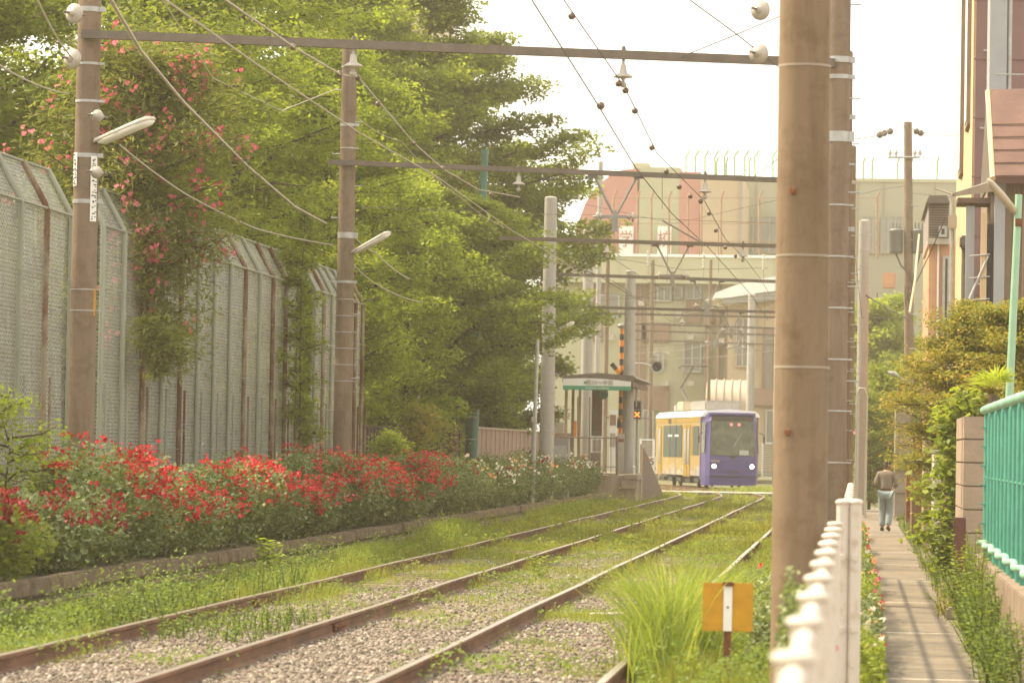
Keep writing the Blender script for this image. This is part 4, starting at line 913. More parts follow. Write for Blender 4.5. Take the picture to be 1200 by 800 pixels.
# ================================================================== TRAM
def tram():
    s0 = 139.0; th = math.asin((s0 - Y0) / (RC + 4 - 2.33)); r = RC + 4 - 2.33; x = -(RC + 4) + r * math.cos(th)
    t = thing('tram', 'purple fronted single car tram with yellow side and white roof rounding the curve', 'tram', (x + .22, s0, 0), th)
    # local: front at y=0 facing -y, length to +y ; width 2.2
    L_, Wd, Hh = 12.3, 2.36, 3.18; hw = Wd / 2
    Mt['purple'] = mat('purple_tram_paint', (.055, .042, .20), .35, .1, 3, spec=.4); Mt['tyellow'] = mat('yellow_tram_paint', (.28, .175, .008), .5, .12, 3, spec=.2)
    Mt['troof'] = mat('white_tram_roof', (.82, .80, .76), .4, .08, 3); Mt['tdark'] = mat('dark_underframe', (.045, .04, .04), .8, .4, 4)
    m, nt, bs, out = newmat('flower_graphics'); 
    v = node(nt, 'ShaderNodeTexVoronoi'); v.inputs['Scale'].default_value = 4.5; ge = node(nt, 'ShaderNodeTexCoord'); nt.links.new(ge.outputs['Object'], v.inputs['Vector'])
    hs = node(nt, 'ShaderNodeHueSaturation'); hs.inputs['Saturation'].default_value = .55; hs.inputs['Value'].default_value = .5; nt.links.new(v.outputs['Color'], hs.inputs['Color'])
    sp = node(nt, 'ShaderNodeSeparateXYZ'); nt.links.new(ge.outputs['Object'], sp.inputs[0]); 
    mk = mth(nt, 'GREATER_THAN', noise(nt, 2.0, 4, .7), mth(nt, 'ADD', mth(nt, 'MULTIPLY', sp.outputs['Z'], .30), .27))
    nt.links.new(mixc(nt, (.28, .175, .008, 1), mixc(nt, hs.outputs[0], (.22, .17, .09, 1), .4), mk), bs.inputs['Base Color']); bs.inputs['Roughness'].default_value = .4; Mt['gfx'] = m
    fl = 1.15  # front body section length
    # body side shell (yellow) from y=fl to L
    def shell(y0, y1, mt, nm, taper=0, z0=.5, z1=2.96):
        q = MB(); prof = [(-hw, z0), (-hw, 2.75), (-hw + .05, z1), (hw - .05, z1), (hw, 2.75), (hw, z0)]
        q.prism(prof, 'Y', y0, y1)
        return q.build(nm, mt, t)
    shell(.85, L_, Mt['gfx'], 'body')
    # front cab: tapered in plan, slightly raked
    q = MB(); vs = []
    for (z, fy, sh_) in ((.14, .03, .02), (.55, 0, 0), (1.05, 0, 0), (1.32, .02, 0), (2.75, .22, .06), (3.0, .32, .14), (3.1, .5, .3)):
        vs += [(-hw + sh_ * .5, .86, z), (-hw + .10 + sh_, .30 + fy * .3, z), (-hw + .22 + sh_, fy, z), (hw - .22 - sh_, fy, z), (hw - .10 - sh_, .30 + fy * .3, z), (hw - sh_ * .5, .86, z)]
    nr = 7
    q.add(vs, [(i * 6 + k, i * 6 + k + 1, (i + 1) * 6 + k + 1, (i + 1) * 6 + k) for i in range(nr - 1) for k in range(5)] + [tuple(range((nr - 1) * 6, nr * 6)), tuple(reversed(range(6)))], False); q.build('cab', Mt['purple'], t)
    # windscreen: glass set proud, curved across
    mg, nt, bs, out = newmat('windscreen_glass'); nz_ = noise(nt, 1.3, 4, .6, dist=2); nt.links.new(ramp(nt, nz_, [(.35, (.03, .04, .02)), (.65, (.10, .11, .065))]), bs.inputs['Base Color']); bs.inputs['Roughness'].default_value = .08; bs.inputs['Specular IOR Level'].default_value = .4
    q = MB(); q.add([(-hw + .25, -.0, 1.36), (hw - .25, .0, 1.36), (hw - .31, .21, 2.78), (-hw + .31, .21, 2.78)], [(0, 1, 2, 3)]); q.v = [(x_, y_ - .015, z_) for x_, y_, z_ in q.v]; q.build('windscreen', mg, t)
    q = MB(); q.box((0, .19, 2.86), (1.7, .1, .16)); q.build('destination_panel', Mt['tdark'], t)
    for k in (-1, 1):
        q = MB(); q.add([(k * (hw - .075), .36, 1.45), (k * (hw - .02), .80, 1.45), (k * (hw - .045), .80, 2.7), (k * (hw - .13), .42, 2.7)], [(0, 1, 2, 3)]); q.v = [(x_ + k * .02, y_ - .01, z_) for x_, y_, z_ in q.v]; q.build('cab_side_window', mg, t)
        q = MB(); q.lathe([(0, .01), (.115, .01), (.115, -.03), (.09, -.035), (0, -.02)], (k * .78, .0, .92), 20, 'Y'); q.build('headlight_bezel', Mt['tdark'], t)
        q = MB(); q.lathe([(0, -.055), (.06, -.05), (.085, -.036)], (k * .78, .0, .92), 20, 'Y'); q.build('headlight', Mt['hl'], t)
        q = MB(); q.cyl((k * .16 + .1, .16, 2.62), (k * .16 + .1, .14, 2.62), .06, n=14); q.build('red_dot', emis('dim_red_glow', (.9, .2, .2), .5), t)  # red_dot: glowing discs added for the pinkish dots on the windscreen
        q = MB(); q.tube([(k * (hw - .02), .5, 2.3), (k * (hw + .17), .38, 2.2), (k * (hw + .17), .38, 1.95)], .018, 6); q.box((k * (hw + .17), .38, 2.0), (.07, .05, .28)); q.build('mirror', Mt['tdark'], t)
    q = MB(); q.lathe([(0, -.2), (.09, -.18), (.10, -.05), (.05, 0), (.20, .06), (.22, .3), (0, .32)][::-1], (-.1, .5, 1.9), 12); q.v = [(v[0], v[1], 3.6 - v[2]) for v in q.v]; q.build('driver_seat', Mt['tdark'], t)
    for zz in (.62, 1.0): q = MB(); q.box((0, -.004, zz + .12), (1.75, .012, .008)); q.build('panel_seam', Mt['tdark'], t)
    q = MB(); q.add([(-.2, -.006, 1.34), (.2, -.006, 1.34), (0, -.008, 1.2)], [(0, 1, 2)]); q.build('badge', Mt['tdark'], t)
    q = MB(); q.box((0, -.02, .52), (2.0, .05, .03)); q.box((.0, -.012, .68), (.5, .02, .05)); q.build('bumper_line', Mt['tdark'], t)
    q = MB(); q.tube([(.2, .02, 1.35), (.05, .05, 1.75), (.35, .10, 2.25)], .014, 5); q.box((.45, -.02, 1.48), (.38, .02, .2)); q.build('wiper', Mt['galv'], t)
    q = MB(); [q.box((-.86 + i * .07, -.012, 1.13), (.045, .014, .07)) for i in range(5)]; q.build('fleet_marks', Mt['panel_rib'], t)
    # roof
    q = MB(); q.prism([(-hw - .02, 2.93), (-hw - .0, 3.03), (-hw + .16, 3.17), (0, 3.25), (hw - .16, 3.17), (hw, 3.03), (hw + .02, 2.93)], 'Y', .62, L_ + .02); q.build('roof', Mt['troof'], t)
    q = MB(); q.box((0, .45, 3.05), (1.9, .5, .08)); q.build('cab_roof', Mt['purple'], t)
    q = MB(); 
    q.box((0, 4.2, 3.4), (1.5, 3.6, .42), bev=.05); q.build('air_conditioner', Mt['steel_grey'], t); q = MB(); q.box((-.3, 7.7, 3.42), (1.2, 1.6, .4), bev=.04); q.build('roof_box', Mt['lamp_tan'], t); q = MB(); q.box((-.2, 10.5, 3.36), (.9, .7, .3), bev=.04); q.build('roof_box', Mt['steel_grey'], t)
    # pantograph
    pz = 3.3; q = MB(); q.box((-.1, 9.1, pz), (1.3, 1.0, .05)); 
    for k in (-1, 1): q.cyl((k * .5 - .1, 8.8, 3.1), (k * .5 - .1, 8.8, pz), .05, n=8)
    q.tube([(-.15, 9.3, pz), (-.45, 10.3, 4.25)], .055, 6); q.tube([(-.45, 10.3, 4.25), (-.1, 9.2, 5.18)], .045, 6); q.tube([(.1, 9.3, pz), (-.4, 10.28, 4.22)], .03, 6); q.build('pantograph_arm', Mt['wire'], t)
    q = MB(); q.tube([(-.75, 9.2, 5.08), (-.62, 9.2, 5.2), (.62, 9.2, 5.2), (.75, 9.2, 5.08)], .045, 6); q.tube([(-.5, 9.4, 5.2), (.5, 9.4, 5.2)], .035, 6); q.build('pantograph_head', Mt['wire'], t)
    # sides both: windows, doors
    for k in (-1, 1):
        x_ = k * (hw + .012)
        def pane(y0, y1, z0, z1, nm, m_, th=.02, out_=0):
            q = MB(); q.box((x_ + k * out_, (y0 + y1) / 2, (z0 + z1) / 2), (th, y1 - y0, z1 - z0), bev=.008); return q.build(nm, m_, t)
        pane(.87, 1.05, .4, 2.92, 'purple_stripe', Mt['purple'], .012)
        pane(1.3, 3.0, 1.35, 2.55, 'window', Mt['tglass']); pane(2.55, 2.75, 1.35, 2.55, 'window_frame', Mt['tyellow'], .012, .014)
        pane(3.4, 4.1, .45, 2.62, 'door', Mt['tyellow']); pane(4.2, 4.9, .45, 2.62, 'door', Mt['tyellow'])
        for (y0, y1) in ((3.52, 3.98), (4.32, 4.78)): pane(y0, y1, .95, 2.45, 'door_window', Mt['glass'], .02, .012)
        pane(5.4, 10.2, 1.25, 2.6, 'window', Mt['tglass'])
        for (y0, y1) in ((6.2, 7.2), (7.9, 8.9)): pane(y0, y1, 2.12, 2.2, 'window_frame', Mt['plain_white'], .012, .014)
        for yy in (6.8, 8.4): pane(yy - .03, yy + .03, 1.25, 2.6, 'window_frame', Mt['tdark'], .012, .016)
        pane(10.7, 11.7, .45, 2.6, 'door', Mt['tyellow']); pane(10.95, 11.45, .95, 2.45, 'door_window', Mt['glass'], .02, .012)
        pane(.9, L_, 2.70, 2.90, 'letter_band', Mt['tyellow'], .01); pane(8.2, 8.9, 2.68, 2.88, 'side_display', Mt['tdark'], .014, .006)
        for i in range(5):
            yy = 1.6 + i * 2.2; pane(yy, yy + 1.2, .22, .40, 'underbox', Mt['tdark'], .25, -.2)
    for yy in (2.3, 3.9, 8.6, 10.2):
        for k in (-1, 1):
            q = MB(); q.lathe([(0, -.05), (.3, -.05), (.33, 0), (.33, .05), (0, .06)], (0, 0, 0), 20, 'X'); q.v = [(k * .68 + v[0] * k, yy + v[1], .33 + v[2]) for v in q.v]; q.build('wheel', Mt['tdark'], t)
    q = MB(); q.box((0, 3.1, .4), (1.9, 2.3, .2)); q.box((0, 9.4, .4), (1.9, 2.3, .2)); q.box((0, 6.2, .32), (1.7, 2.2, .3)); q.build('truck_frame', Mt['tdark'], t)
    return t
Mt['tglass'] = mat('dark_green_tram_glass', (.035, .06, .045), .5, .3, 1.5, spec=.25)
Mt['hl'] = emis('lit_headlamp', (1, .9, .7), 6)
tram()
# ================================================================== BUILDINGS
def pblock(t, nm, xl, xr, yt, yb, Y, dep, m, o=None, bev=0):
    """box whose camera side spans the measured picture rectangle at distance Y"""
    ym = (yt + yb) / 2; a, b = P(xl, ym, Y), P(xr, ym, Y); zt_, zb_ = P((xl + xr) / 2, yt, Y).z, P((xl + xr) / 2, yb, Y).z
    o = t.location
    return MB().box(((a.x + b.x) / 2 - o.x, Y + dep / 2 - o.y, (zt_ + zb_) / 2 - o.z), (b.x - a.x, dep, zt_ - zb_), bev=bev).build(nm, m if not isinstance(m, str) else Mt[m], t)
def pwindow(t, xl, xr, yt, yb, Y, nx=2, fm='galv', gm='glass', name='window'):
    f = MB(); ym = (yt + yb) / 2; a, b = P(xl, ym, Y), P(xr, ym, Y); z1, z0 = P((xl + xr) / 2, yt, Y).z, P((xl + xr) / 2, yb, Y).z; o = t.location
    th = .07; cx, cz, w_, h_ = (a.x + b.x) / 2 - o.x, (z1 + z0) / 2 - o.z, b.x - a.x, z1 - z0; yy = Y - o.y
    f.box((cx, yy - .03, cz + h_ / 2 - th / 2), (w_, .1, th)); f.box((cx, yy - .03, cz - h_ / 2 + th / 2), (w_, .14, th))
    for i in range(nx + 1): f.box((cx - w_ / 2 + th / 2 + (w_ - th) * i / nx, yy - .032, cz), (th, .1, h_ - 2 * th))
    fo = f.build(name, Mt[fm], t); g = MB(); g.box((cx, yy - .015, cz), (w_ - .02, .02, h_ - .02)); p_ = g.build('pane', Mt[gm], fo); return fo
Mt['sch_pink'] = mat('pink_school_wall', (.46, .21, .18), .85, .12, .3); Mt['sch_cream'] = mat('cream_green_wall', (.40, .40, .27), .85, .1, .3); Mt['sch_beige'] = mat('beige_wall', (.45, .36, .24), .85, .1, .3)
Mt['sch_green'] = mat('grey_green_wall', (.31, .31, .23), .85, .1, .25); Mt['sch_brown'] = mat('brownish_school_panel', (.27, .185, .135), .8, .15, .4); Mt['win_far'] = mat('greyish_window', (.20, .21, .19), .25, .2, .6, spec=.6)
Mt['signred'] = mat('faded_red_letter', (.40, .13, .10), .6, .1, 4); Mt['gutter_red'] = mat('fence_rust_brown', (.28, .17, .11), .8, .2, 3)
sc = thing('school_building', 'pink and cream school with white character signs high behind the wires', 'school', (-16, 230, -.1))
def ppoly(t, nm, pts, Y, dep, m):
    o = t.location; q = MB(); q.prism([(P(x, y, Y).x - o.x, P(x, y, Y).z - o.z) for x, y in pts], 'Y', Y - o.y, Y + dep - o.y); return q.build(nm, Mt[m], t)
ppoly(sc, 'pink_wall', [(640, 540), (640, 310), (670, 300), (677, 262), (686, 238), (698, 220), (714, 206), (730, 199), (747, 197.5), (747, 540)], 230, 14, 'sch_pink')
pblock(sc, 'cream_wall', 747, 794.5, 196, 540, 229.9, 14.2, 'sch_cream'); pblock(sc, 'pink_strip', 794.5, 818.5, 201.5, 540, 229.8, 14, 'sch_pink'); pblock(sc, 'beige_wall', 818.5, 868, 205, 540, 229.7, 14, 'sch_beige')
pblock(sc, 'roof_hut', 742, 760, 191, 198, 232, 4, 'sch_cream'); pblock(sc, 'pipe_strip', 866, 868.5, 205, 300, 229.5, .2, 'steel_grey')
for (xa, xb_, ch) in ((683, 698.5, '中'), (725.5, 742, '学'), (770.5, 786.5, '校')):
    pn = pblock(sc, 'sign_panel', xa, xb_, 265, 299, 229.3, .15, 'plain_white'); c = P((xa + xb_) / 2 - 1.5 * (ch == '中'), 281.5, 229.3)
    tx = text('character', ch, .95, Mt['signred'], sc, (c.x - sc.location.x, 229.22 - 230, c.z - sc.location.z)); tx.scale = (1, 1.25, 1)
sb = thing('hall_building', 'long pale grey green building with rooftop fence behind the huge pole', 'building', (0, 245, -.1))
pblock(sb, 'wall', 868.5, 1150, 212, 540, 245, 20, 'sch_green'); pblock(sb, 'parapet', 868, 1151, 209, 213, 244.9, 20, 'sch_cream'); pblock(sb, 'corner_wall', 853, 869, 206, 300, 244.5, 3, 'sch_beige')
for i in range(9): pblock(sb, 'joint', 885 + i * 30, 885.7 + i * 30, 213, 300, 244.93, .1, 'sch_brown')
for (a, b) in ((872, 888), (890, 924), (1010, 1030), (1032, 1058)): pwindow(sb, a, b, 253, 297, 244.9, 3, 'sch_green', 'win_far')
# rooftop ball fences
def roof_fence(label, posts, ytop, ybot, Y, m, bend, wires, grp='ball fences on the school roofs'):
    a = P(posts[0], ybot, Y); t = thing('roof_fence', label, 'fence', tuple(a), 0, grp)
    for px in posts:
        b0 = P(px, ybot, Y) - a; b1 = P(px + random.uniform(-.5, .5), ytop + 8, Y) - a; b2 = P(px + bend, ytop, Y) - a
        MB().tube([b0, b1, b2], .075, 5).build('post', Mt[m], t)
    q = MB()
    for yy, px_ in wires: q.tube([P(posts[0] + px_, yy, Y) - a, P(posts[-1] + px_, yy, Y) - a], .028, 4)
    q.build('wire', Mt[m], t); return t
Mt['fence_green'] = mat('faded_green_fence', (.20, .34, .16), .7, .2, 3)
roof_fence('rear green rooftop fence with tops bent to the right against the sky', [804, 815, 826, 838, 849, 861, 873, 885, 906], 176, 213, 262, 'fence_green', 5, [(185, 0), (195, 0), (180, 3), (177, 5)])
roof_fence('front green rooftop fence running behind the huge pole', [840, 851, 878, 915, 947, 985, 1012, 1022, 1052, 1068, 1098, 1125], 184, 214, 247, 'fence_green', 2, [(188, 2), (199, 0)])
roof_fence('rusty fence posts with bent tips before the pink school wall', [719, 747, 763, 784, 806, 822, 845, 890, 930, 968, 1028], 224, 302, 207, 'gutter_red', 3, [(232, 0), (262, 0), (283, 0)])
# lower building in front
lo = thing('low_school_block', 'pale green two storey block with brown window panels beyond the tram stop', 'building', (-14, 195, -.1)); YL = 195
pblock(lo, 'wall', 640, 930, 331, 552, YL, 8, 'sch_cream'); pblock(lo, 'fascia', 655, 930, 300, 332, YL - 1.2, 9, 'sch_cream'); pblock(lo, 'coping', 655, 930, 298, 301, YL - 1.3, 9.2, 'plain_white')
for i in range(7): pblock(lo, 'fascia_joint', 690 + i * 36, 690.5 + i * 36, 301, 331, YL - 1.22, .1, 'sch_green')
for (a, b, c_, d_) in ((688, 707, 331, 400), (745, 757, 331, 480), (752, 785, 378, 401), (758, 784, 452, 481), (803, 822, 352, 378), (834, 846, 331, 378), (897, 912, 372, 470), (912, 926, 331, 552)): pblock(lo, 'brown_panel', a, b, c_, d_, YL - .15, .5, 'sch_brown')
for (a, b, c_, d_, n) in ((762, 787, 335, 353, 3), (804, 822, 334, 351, 2), (764, 778, 415, 434, 2), (790, 800, 335, 350, 1), (753, 766, 480, 516, 2), (700, 726, 345, 372, 2), (899, 910, 380, 440, 2), (800, 822, 400, 436, 2)): pwindow(lo, a, b, c_, d_, YL - .18, n, 'galv', 'win_far')
for px in (826, 838, 850, 864, 885): pblock(lo, 'pilaster', px, px + 4, 360, 540, YL - .4, .6, 'sch_brown')
pblock(lo, 'base_band', 745, 930, 516, 552, YL - .1, .4, 'sch_brown')
gm = thing('gym_building', 'low building with curved white roof right of the hanging brackets', 'building', (-6, 178, -.1))
ppoly(gm, 'roof', [(826, 352), (838, 343), (862, 334), (890, 327), (926, 321), (926, 339), (890, 343), (846, 350)], 178, 12, 'troof'); ppoly(gm, 'eave', [(845, 356), (847, 349), (890, 343.5), (928, 339.5), (928, 350), (890, 353)], 178.1, 11.5, 'steel_grey')
pblock(gm, 'wall', 852, 926, 352, 552, 179, 10, 'sch_beige'); pblock(gm, 'dark_bay', 893, 907, 385, 470, 178.8, .4, 'sch_brown'); pwindow(gm, 896, 905, 390, 460, 178.75, 1, 'sch_brown', 'win_far'); pwindow(gm, 862, 886, 372, 430, 178.9, 3, 'sch_beige', 'win_far'); pblock(gm, 'low_wall', 880, 926, 455, 475, 178.6, .5, 'sch_brown')
pwindow(gm, 897, 908, 480, 520, 178.7, 1, 'galv', 'win_far', 'door')
# barrel canopy
Mt['canopy'] = mat('pale_canopy_sheet', (.38, .32, .25), .6, .1, 2)
a, b = P(828, 474, 172), P(875, 474, 172); t = thing('barrel_canopy', 'pale arched canopy with ribs behind the tram roof', 'canopy', (a.x, 172, 0)); zz = a.z; hc = P(850, 444, 172).z - zz; n = 10; ln = b.x - a.x
q = MB(); vs = []
for i in range(n + 1):
    an = math.pi / 2 * i / n; vs += [(0, 2.2 * (1 - math.sin(an)) * -1 + 2.2, zz + hc * math.cos(an) * 0)] if 0 else [(0, 2.4 * (1 - math.cos(an)), zz + hc * math.sin(an)), (ln, 2.4 * (1 - math.cos(an)), zz + hc * math.sin(an))]
q.add(vs, [(2 * i, 2 * i + 1, 2 * i + 3, 2 * i + 2) for i in range(n)], True); q.build('cover', Mt['canopy'], t)
q = MB(); q.prism([(0, zz)] + [(2.4 * (1 - math.cos(math.pi / 2 * i / n)), zz + hc * math.sin(math.pi / 2 * i / n)) for i in range(n + 1)] + [(2.4, zz)], 'X', .02, .06); q.build('end_panel', Mt['plastic_diff'], t)
for j in range(6):
    q = MB(); q.tube([(ln * j / 5, 2.4 * (1 - math.cos(math.pi / 2 * i / n)) - .03, zz + hc * math.sin(math.pi / 2 * i / n) + .02) for i in range(n + 1)], .05, 5); q.build('rib', Mt['panel_rib'], t)
q = MB(); 
for j in range(3): q.cyl((ln * j / 2, .1, 0), (ln * j / 2, .1, zz), .06, n=8)
q.build('post', Mt['galv'], t)
for i, (px, py) in enumerate(((748, 352), (792, 366), (806, 392), (842, 396), (712, 392), (776, 446), (806, 446))): pblock(lo, 'air_conditioner', px, px + 7, py, py + 6, YL - .9, .6, 'ceramic')
for px in (748.5, 789, 801, 824, 831, 894): pblock(lo, 'drain_pipe', px, px + .9, 332, 540, YL - .45, .12, 'steel_grey')
# louvre fences near tram
def louvre(label, xl, xr, yt, yb, Y, m='ceramic'):
    t = thing('louvre_fence', label, 'fence', (P(xl, yb, Y).x, Y, P(xl, yb, Y).z), 0, 'white slatted fences by the crossing'); w_ = P(xr, yb, Y).x - P(xl, yb, Y).x; h = P(xl, yt, Y).z - P(xl, yb, Y).z; q = MB()
    for x_ in (0, w_): q.box((x_, 0, h / 2), (.09, .09, h))
    q.box((w_ / 2, 0, h - .03), (w_, .07, .06)); q.box((w_ / 2, 0, .05), (w_, .07, .06)); q.build('frame', Mt['plain_white'], t); q = MB(); n = 14
    for i in range(n): q.box((w_ / 2, 0, .1 + (h - .2) * (i + .5) / n), (w_ - .09, .02, (h - .2) / n * .62), rx=R(20))
    q.build('slats', Mt[m], t)
louvre('white slatted fence between the signals and the tram', 750, 765.5, 514, 556, 135); louvre('white slatted fence just right of the tram', 893, 914, 518, 560, 150); louvre('low white slatted fence behind the platform wedge', 726, 745, 545, 570, 131)
# highrise
hr = thing('apartment_tower', 'pale beige apartment tower showing between the tree tops', 'building', (-43, 300, 0)); 
pblock(hr, 'wall', 384, 506, -22, 540, 300, 14, 'sch_beige'); 
for k in range(11):
    pblock(hr, 'balcony', 388, 480, -30 + k * 30, -18 + k * 30, 299.5, .5, 'sch_cream')
    for j in range(4): pwindow(hr, 392 + j * 23, 406 + j * 23, -17 + k * 30, -2 + k * 30, 299.9, 2, 'galv', 'win_far')
# ---------------- right side houses
Mt['h_beige'] = mat('beige_render', (.62, .45, .27), .85, .15, 1.5, bmp=.1); Mt['h_brown'] = mat('purple_brown_siding', (.21, .125, .12), .75, .12, 1.5); Mt['h_grey'] = mat('blue_grey_wall', (.34, .35, .36), .7, .12, 2, bmp=.1)  # beige is the side wall's own colour
Mt['h_roof'] = mat('dull_red_slates', (.17, .095, .075), .8, .35, 2.5, bmp=.2); Mt['h_siding'] = mat('brown_corrugated', (.28, .20, .14), .7, .2, 2); Mt['h_orange'] = mat('peach_wall', (.60, .33, .20), .85, .12, 2); Mt['roof_slat'] = mat('grey_brown_slats', (.30, .26, .235), .8, .2, 3)
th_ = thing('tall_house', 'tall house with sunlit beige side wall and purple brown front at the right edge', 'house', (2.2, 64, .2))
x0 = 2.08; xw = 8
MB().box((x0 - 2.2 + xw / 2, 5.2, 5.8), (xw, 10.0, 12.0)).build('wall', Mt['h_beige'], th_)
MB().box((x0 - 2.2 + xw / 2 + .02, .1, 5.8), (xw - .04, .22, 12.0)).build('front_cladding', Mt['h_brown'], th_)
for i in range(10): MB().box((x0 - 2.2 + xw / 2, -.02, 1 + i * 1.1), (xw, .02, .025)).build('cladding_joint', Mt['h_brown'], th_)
for (y_, z0, z1) in ((2.2, 7.6, 12), (6.2, 7.0, 12)):
    f = MB().box((x0 - 2.2 - .02, y_, (z0 + z1) / 2), (.08, 1.5, z1 - z0), bev=.02).build('window', Mt['h_siding'], th_); MB().box((x0 - 2.2 - .065, y_, (z0 + z1) / 2), (.02, 1.25, z1 - z0 - .25)).build('pane', Mt['glass'], f)
q = MB(); q.cyl((x0 - 2.3, .6, 0), (x0 - 2.3, .6, 5.2), .06, n=10); q.box((x0 - 2.15, .4, 5.3), (.5, .6, .22), bev=.03); q.build('downpipe', Mt['steel_brown'], th_)
for k in range(6): MB().box((x0 - 2.2 + .3 + .05 * (k % 2), -.12, 1.6 + k * 1.45), (.34, .03, .03)).build('pipe_bracket', Mt['galv'], th_)
# grey slab column
g2_ = thing('grey_wall_column', 'blue grey flat wall strip rising above the red slate roof', 'wall', (P(1158, 200, 58).x, 58, .2)); wd = P(1178, 200, 58).x - P(1158, 200, 58).x
MB().box((wd / 2, .6, 5), (wd, 1.2, 10)).build('slab', Mt['h_grey'], g2_); MB().cyl((wd + .05, .1, 0), (wd + .05, .1, 10), .04, n=8).build('pipe', Mt['galv'], g2_)
for k in range(7): MB().box((wd + .05, -.0, 1 + k * 1.35), (.5, .02, .02)).build('strap', Mt['galv'], g2_)
# near house with slate roof
nh = thing('slate_roof_house', 'house with dull red slate roof and brown ribbed siding at the right edge', 'house', (2.4, 52, .2)); YN = 52; o = nh.location
def rel(px, py, Y=YN): p = P(px, py, Y); return Vector((p.x - o.x, p.y - o.y, p.z - o.z))
A, B_, C_, D_ = rel(1160, 105, 53.5), rel(1240, 103, 53.5), rel(1240, 207, 51.4), rel(1166, 207, 51.4)
q = MB(); q.add([A, B_, C_, D_] + [v + Vector((0, .03, -.10)) for v in (A, B_, C_, D_)], [(0, 1, 2, 3), (7, 6, 5, 4), (0, 3, 7, 4), (3, 2, 6, 7), (1, 0, 4, 5), (2, 1, 5, 6)]); q.build('roof', Mt['h_roof'], nh)
for k in range(1, 6):
    f = .42 + (k - 1) * .145; a_, b2 = A.lerp(D_, f), B_.lerp(C_, f); MB().tube([a_ + Vector((-.0, -.01, .012)), b2 + Vector((0, -.01, .012))], .012, 4).build('slate_course', Mt['h_roof'], nh)
MB().tube([A + Vector((-.03, 0, -.03)), D_ + Vector((-.03, 0, -.03))], .045, 6).build('verge', Mt['h_beige'], nh)
gx = rel(1162, 200).x
q = MB(); q.prism([(-.5, rel(1160, 212).z), (2.0, A.z - .08), (4.4, rel(1160, 212).z)], 'X', gx - .02, gx + .1); q.build('gable', Mt['steel_brown'], nh)
MB().box((gx + 1.6, 2.2, rel(1180, 212).z / 2), (3.2, 4.2, rel(1180, 212).z)).build('wall', Mt['h_siding'], nh)
for i in range(16): MB().box((gx + .35 + i * .07, .085, rel(1180, 215).z / 2), (.03, .03, rel(1180, 215).z)).build('siding_rib', Mt['h_siding'], nh)
MB().box((gx + .13, .02, rel(1170, 212).z / 2), (.16, .14, rel(1170, 212).z)).build('white_pillar', Mt['h_grey'], nh)
MB().box((gx - .1, .06, rel(1150, 250).z / 2), (.09, .08, rel(1150, 250).z)).build('cream_pillar', Mt['h_beige'], nh)
MB().box((gx - .02, .1, rel(1155, 262).z / 2 + .5), (.10, .06, rel(1155, 262).z - 1)).build('dark_slot', Mt['black'], nh)
MB().box((gx - .3, .3, rel(1140, 240).z / 2), (.13, .12, rel(1140, 240).z)).build('grey_pillar', Mt['h_grey'], nh)
a_, b2 = rel(1118, 226, 53), rel(1165, 212, 51.8); q = MB(); q.add([a_, a_ + Vector((.0, 1.2, .03)), b2 + Vector((0, 1.4, .12)), b2, a_ - Vector((0, 0, .06)), b2 - Vector((0, 0, .16))], [(0, 1, 2, 3), (0, 3, 5, 4)]); q.build('awning', Mt['steel_brown'], nh)
MB().box((gx - .25, .6, rel(1150, 234).z), (.5, .9, .08)).build('eave_beam', Mt['wood_brown'], nh)
for k in range(4): MB().tube([rel(1134 + 2, 300 + k * 26), rel(1160, 298 + k * 26)], .012, 5).build('clothes_bar', Mt['galv'], nh)
MB().tube([rel(1136, 350), rel(1158, 300)], .02, 5).build('diagonal_brace', Mt['galv'], nh)
# small peach house
ph = thing('peach_house', 'small peach coloured house with grey slatted upper storey beyond the golden tree', 'house', (2.0, 92, .2)); 
pblock(ph, 'wall', 1087, 1135, 285, 560, 92, 8, 'h_orange'); pblock(ph, 'upper_storey', 1088, 1112, 237, 281, 91.6, 7, 'roof_slat'); pblock(ph, 'white_beam', 1087, 1112, 279, 286, 91.5, 7, 'ceramic')
for i in range(14): pblock(ph, 'slat', 1089, 1112, 240 + i * 2.9, 241 + i * 2.9, 91.56, .04, 'wood_brown')
pwindow(ph, 1100, 1110, 265, 278, 91.5, 1, 'galv'); pwindow(ph, 1104, 1113, 300, 400, 91.9, 1, 'galv'); pblock(ph, 'downpipe', 1097, 1099, 286, 540, 91.8, .1, 'plain_white'); ppoly(ph, 'roof', [(1085, 238), (1089, 229), (1110, 229), (1113, 238)], 91.3, 7, 'steel_brown')
p2 = thing('thin_service_pole', 'thin grey service pole with drooping cable beside the peach house', 'pole', (P(1112, 560, 72).x, 72, .2)); zt_ = P(1112, 238, 72).z; MB().cyl((0, 0, 0), (0, 0, zt_), .05, .045, 10).build('shaft', Mt['galv'], p2); MB().box((0, -.08, zt_ - .6), (.18, .14, .3), bev=.02).build('meter_box', Mt['ceramic'], p2); MB().tube([(0, 0, zt_ - .02), (-.35, 0, zt_ + .1)], .02, 5).build('bracket', Mt['galv'], p2)
wire([(1108, 255, 72), (1092, 292, 80), (1074, 330, 95)], .02, 'dark service cable from the thin pole toward the transformer pole', name='service_cable', group='cables around the transformer pole')
wire([(1077, 275, 118), (1072, 330, 100), (1066, 366, 90)], .045, 'pale sheathed guy wire beside the transformer pole', 'h_beige', name='service_cable', group='cables around the transformer pole')
wire([(1015, 346, 99), (1040, 362, 105), (1068, 375, 118)], .03, 'dark cable from the banded pole to the transformer pole', name='service_cable', group='cables around the transformer pole')
wire([(1000, 281, 99), (1010, 372, 99), (1060, 373, 118)], .012, 'thin straight cable below the dark one', name='service_cable', group='cables around the transformer pole')
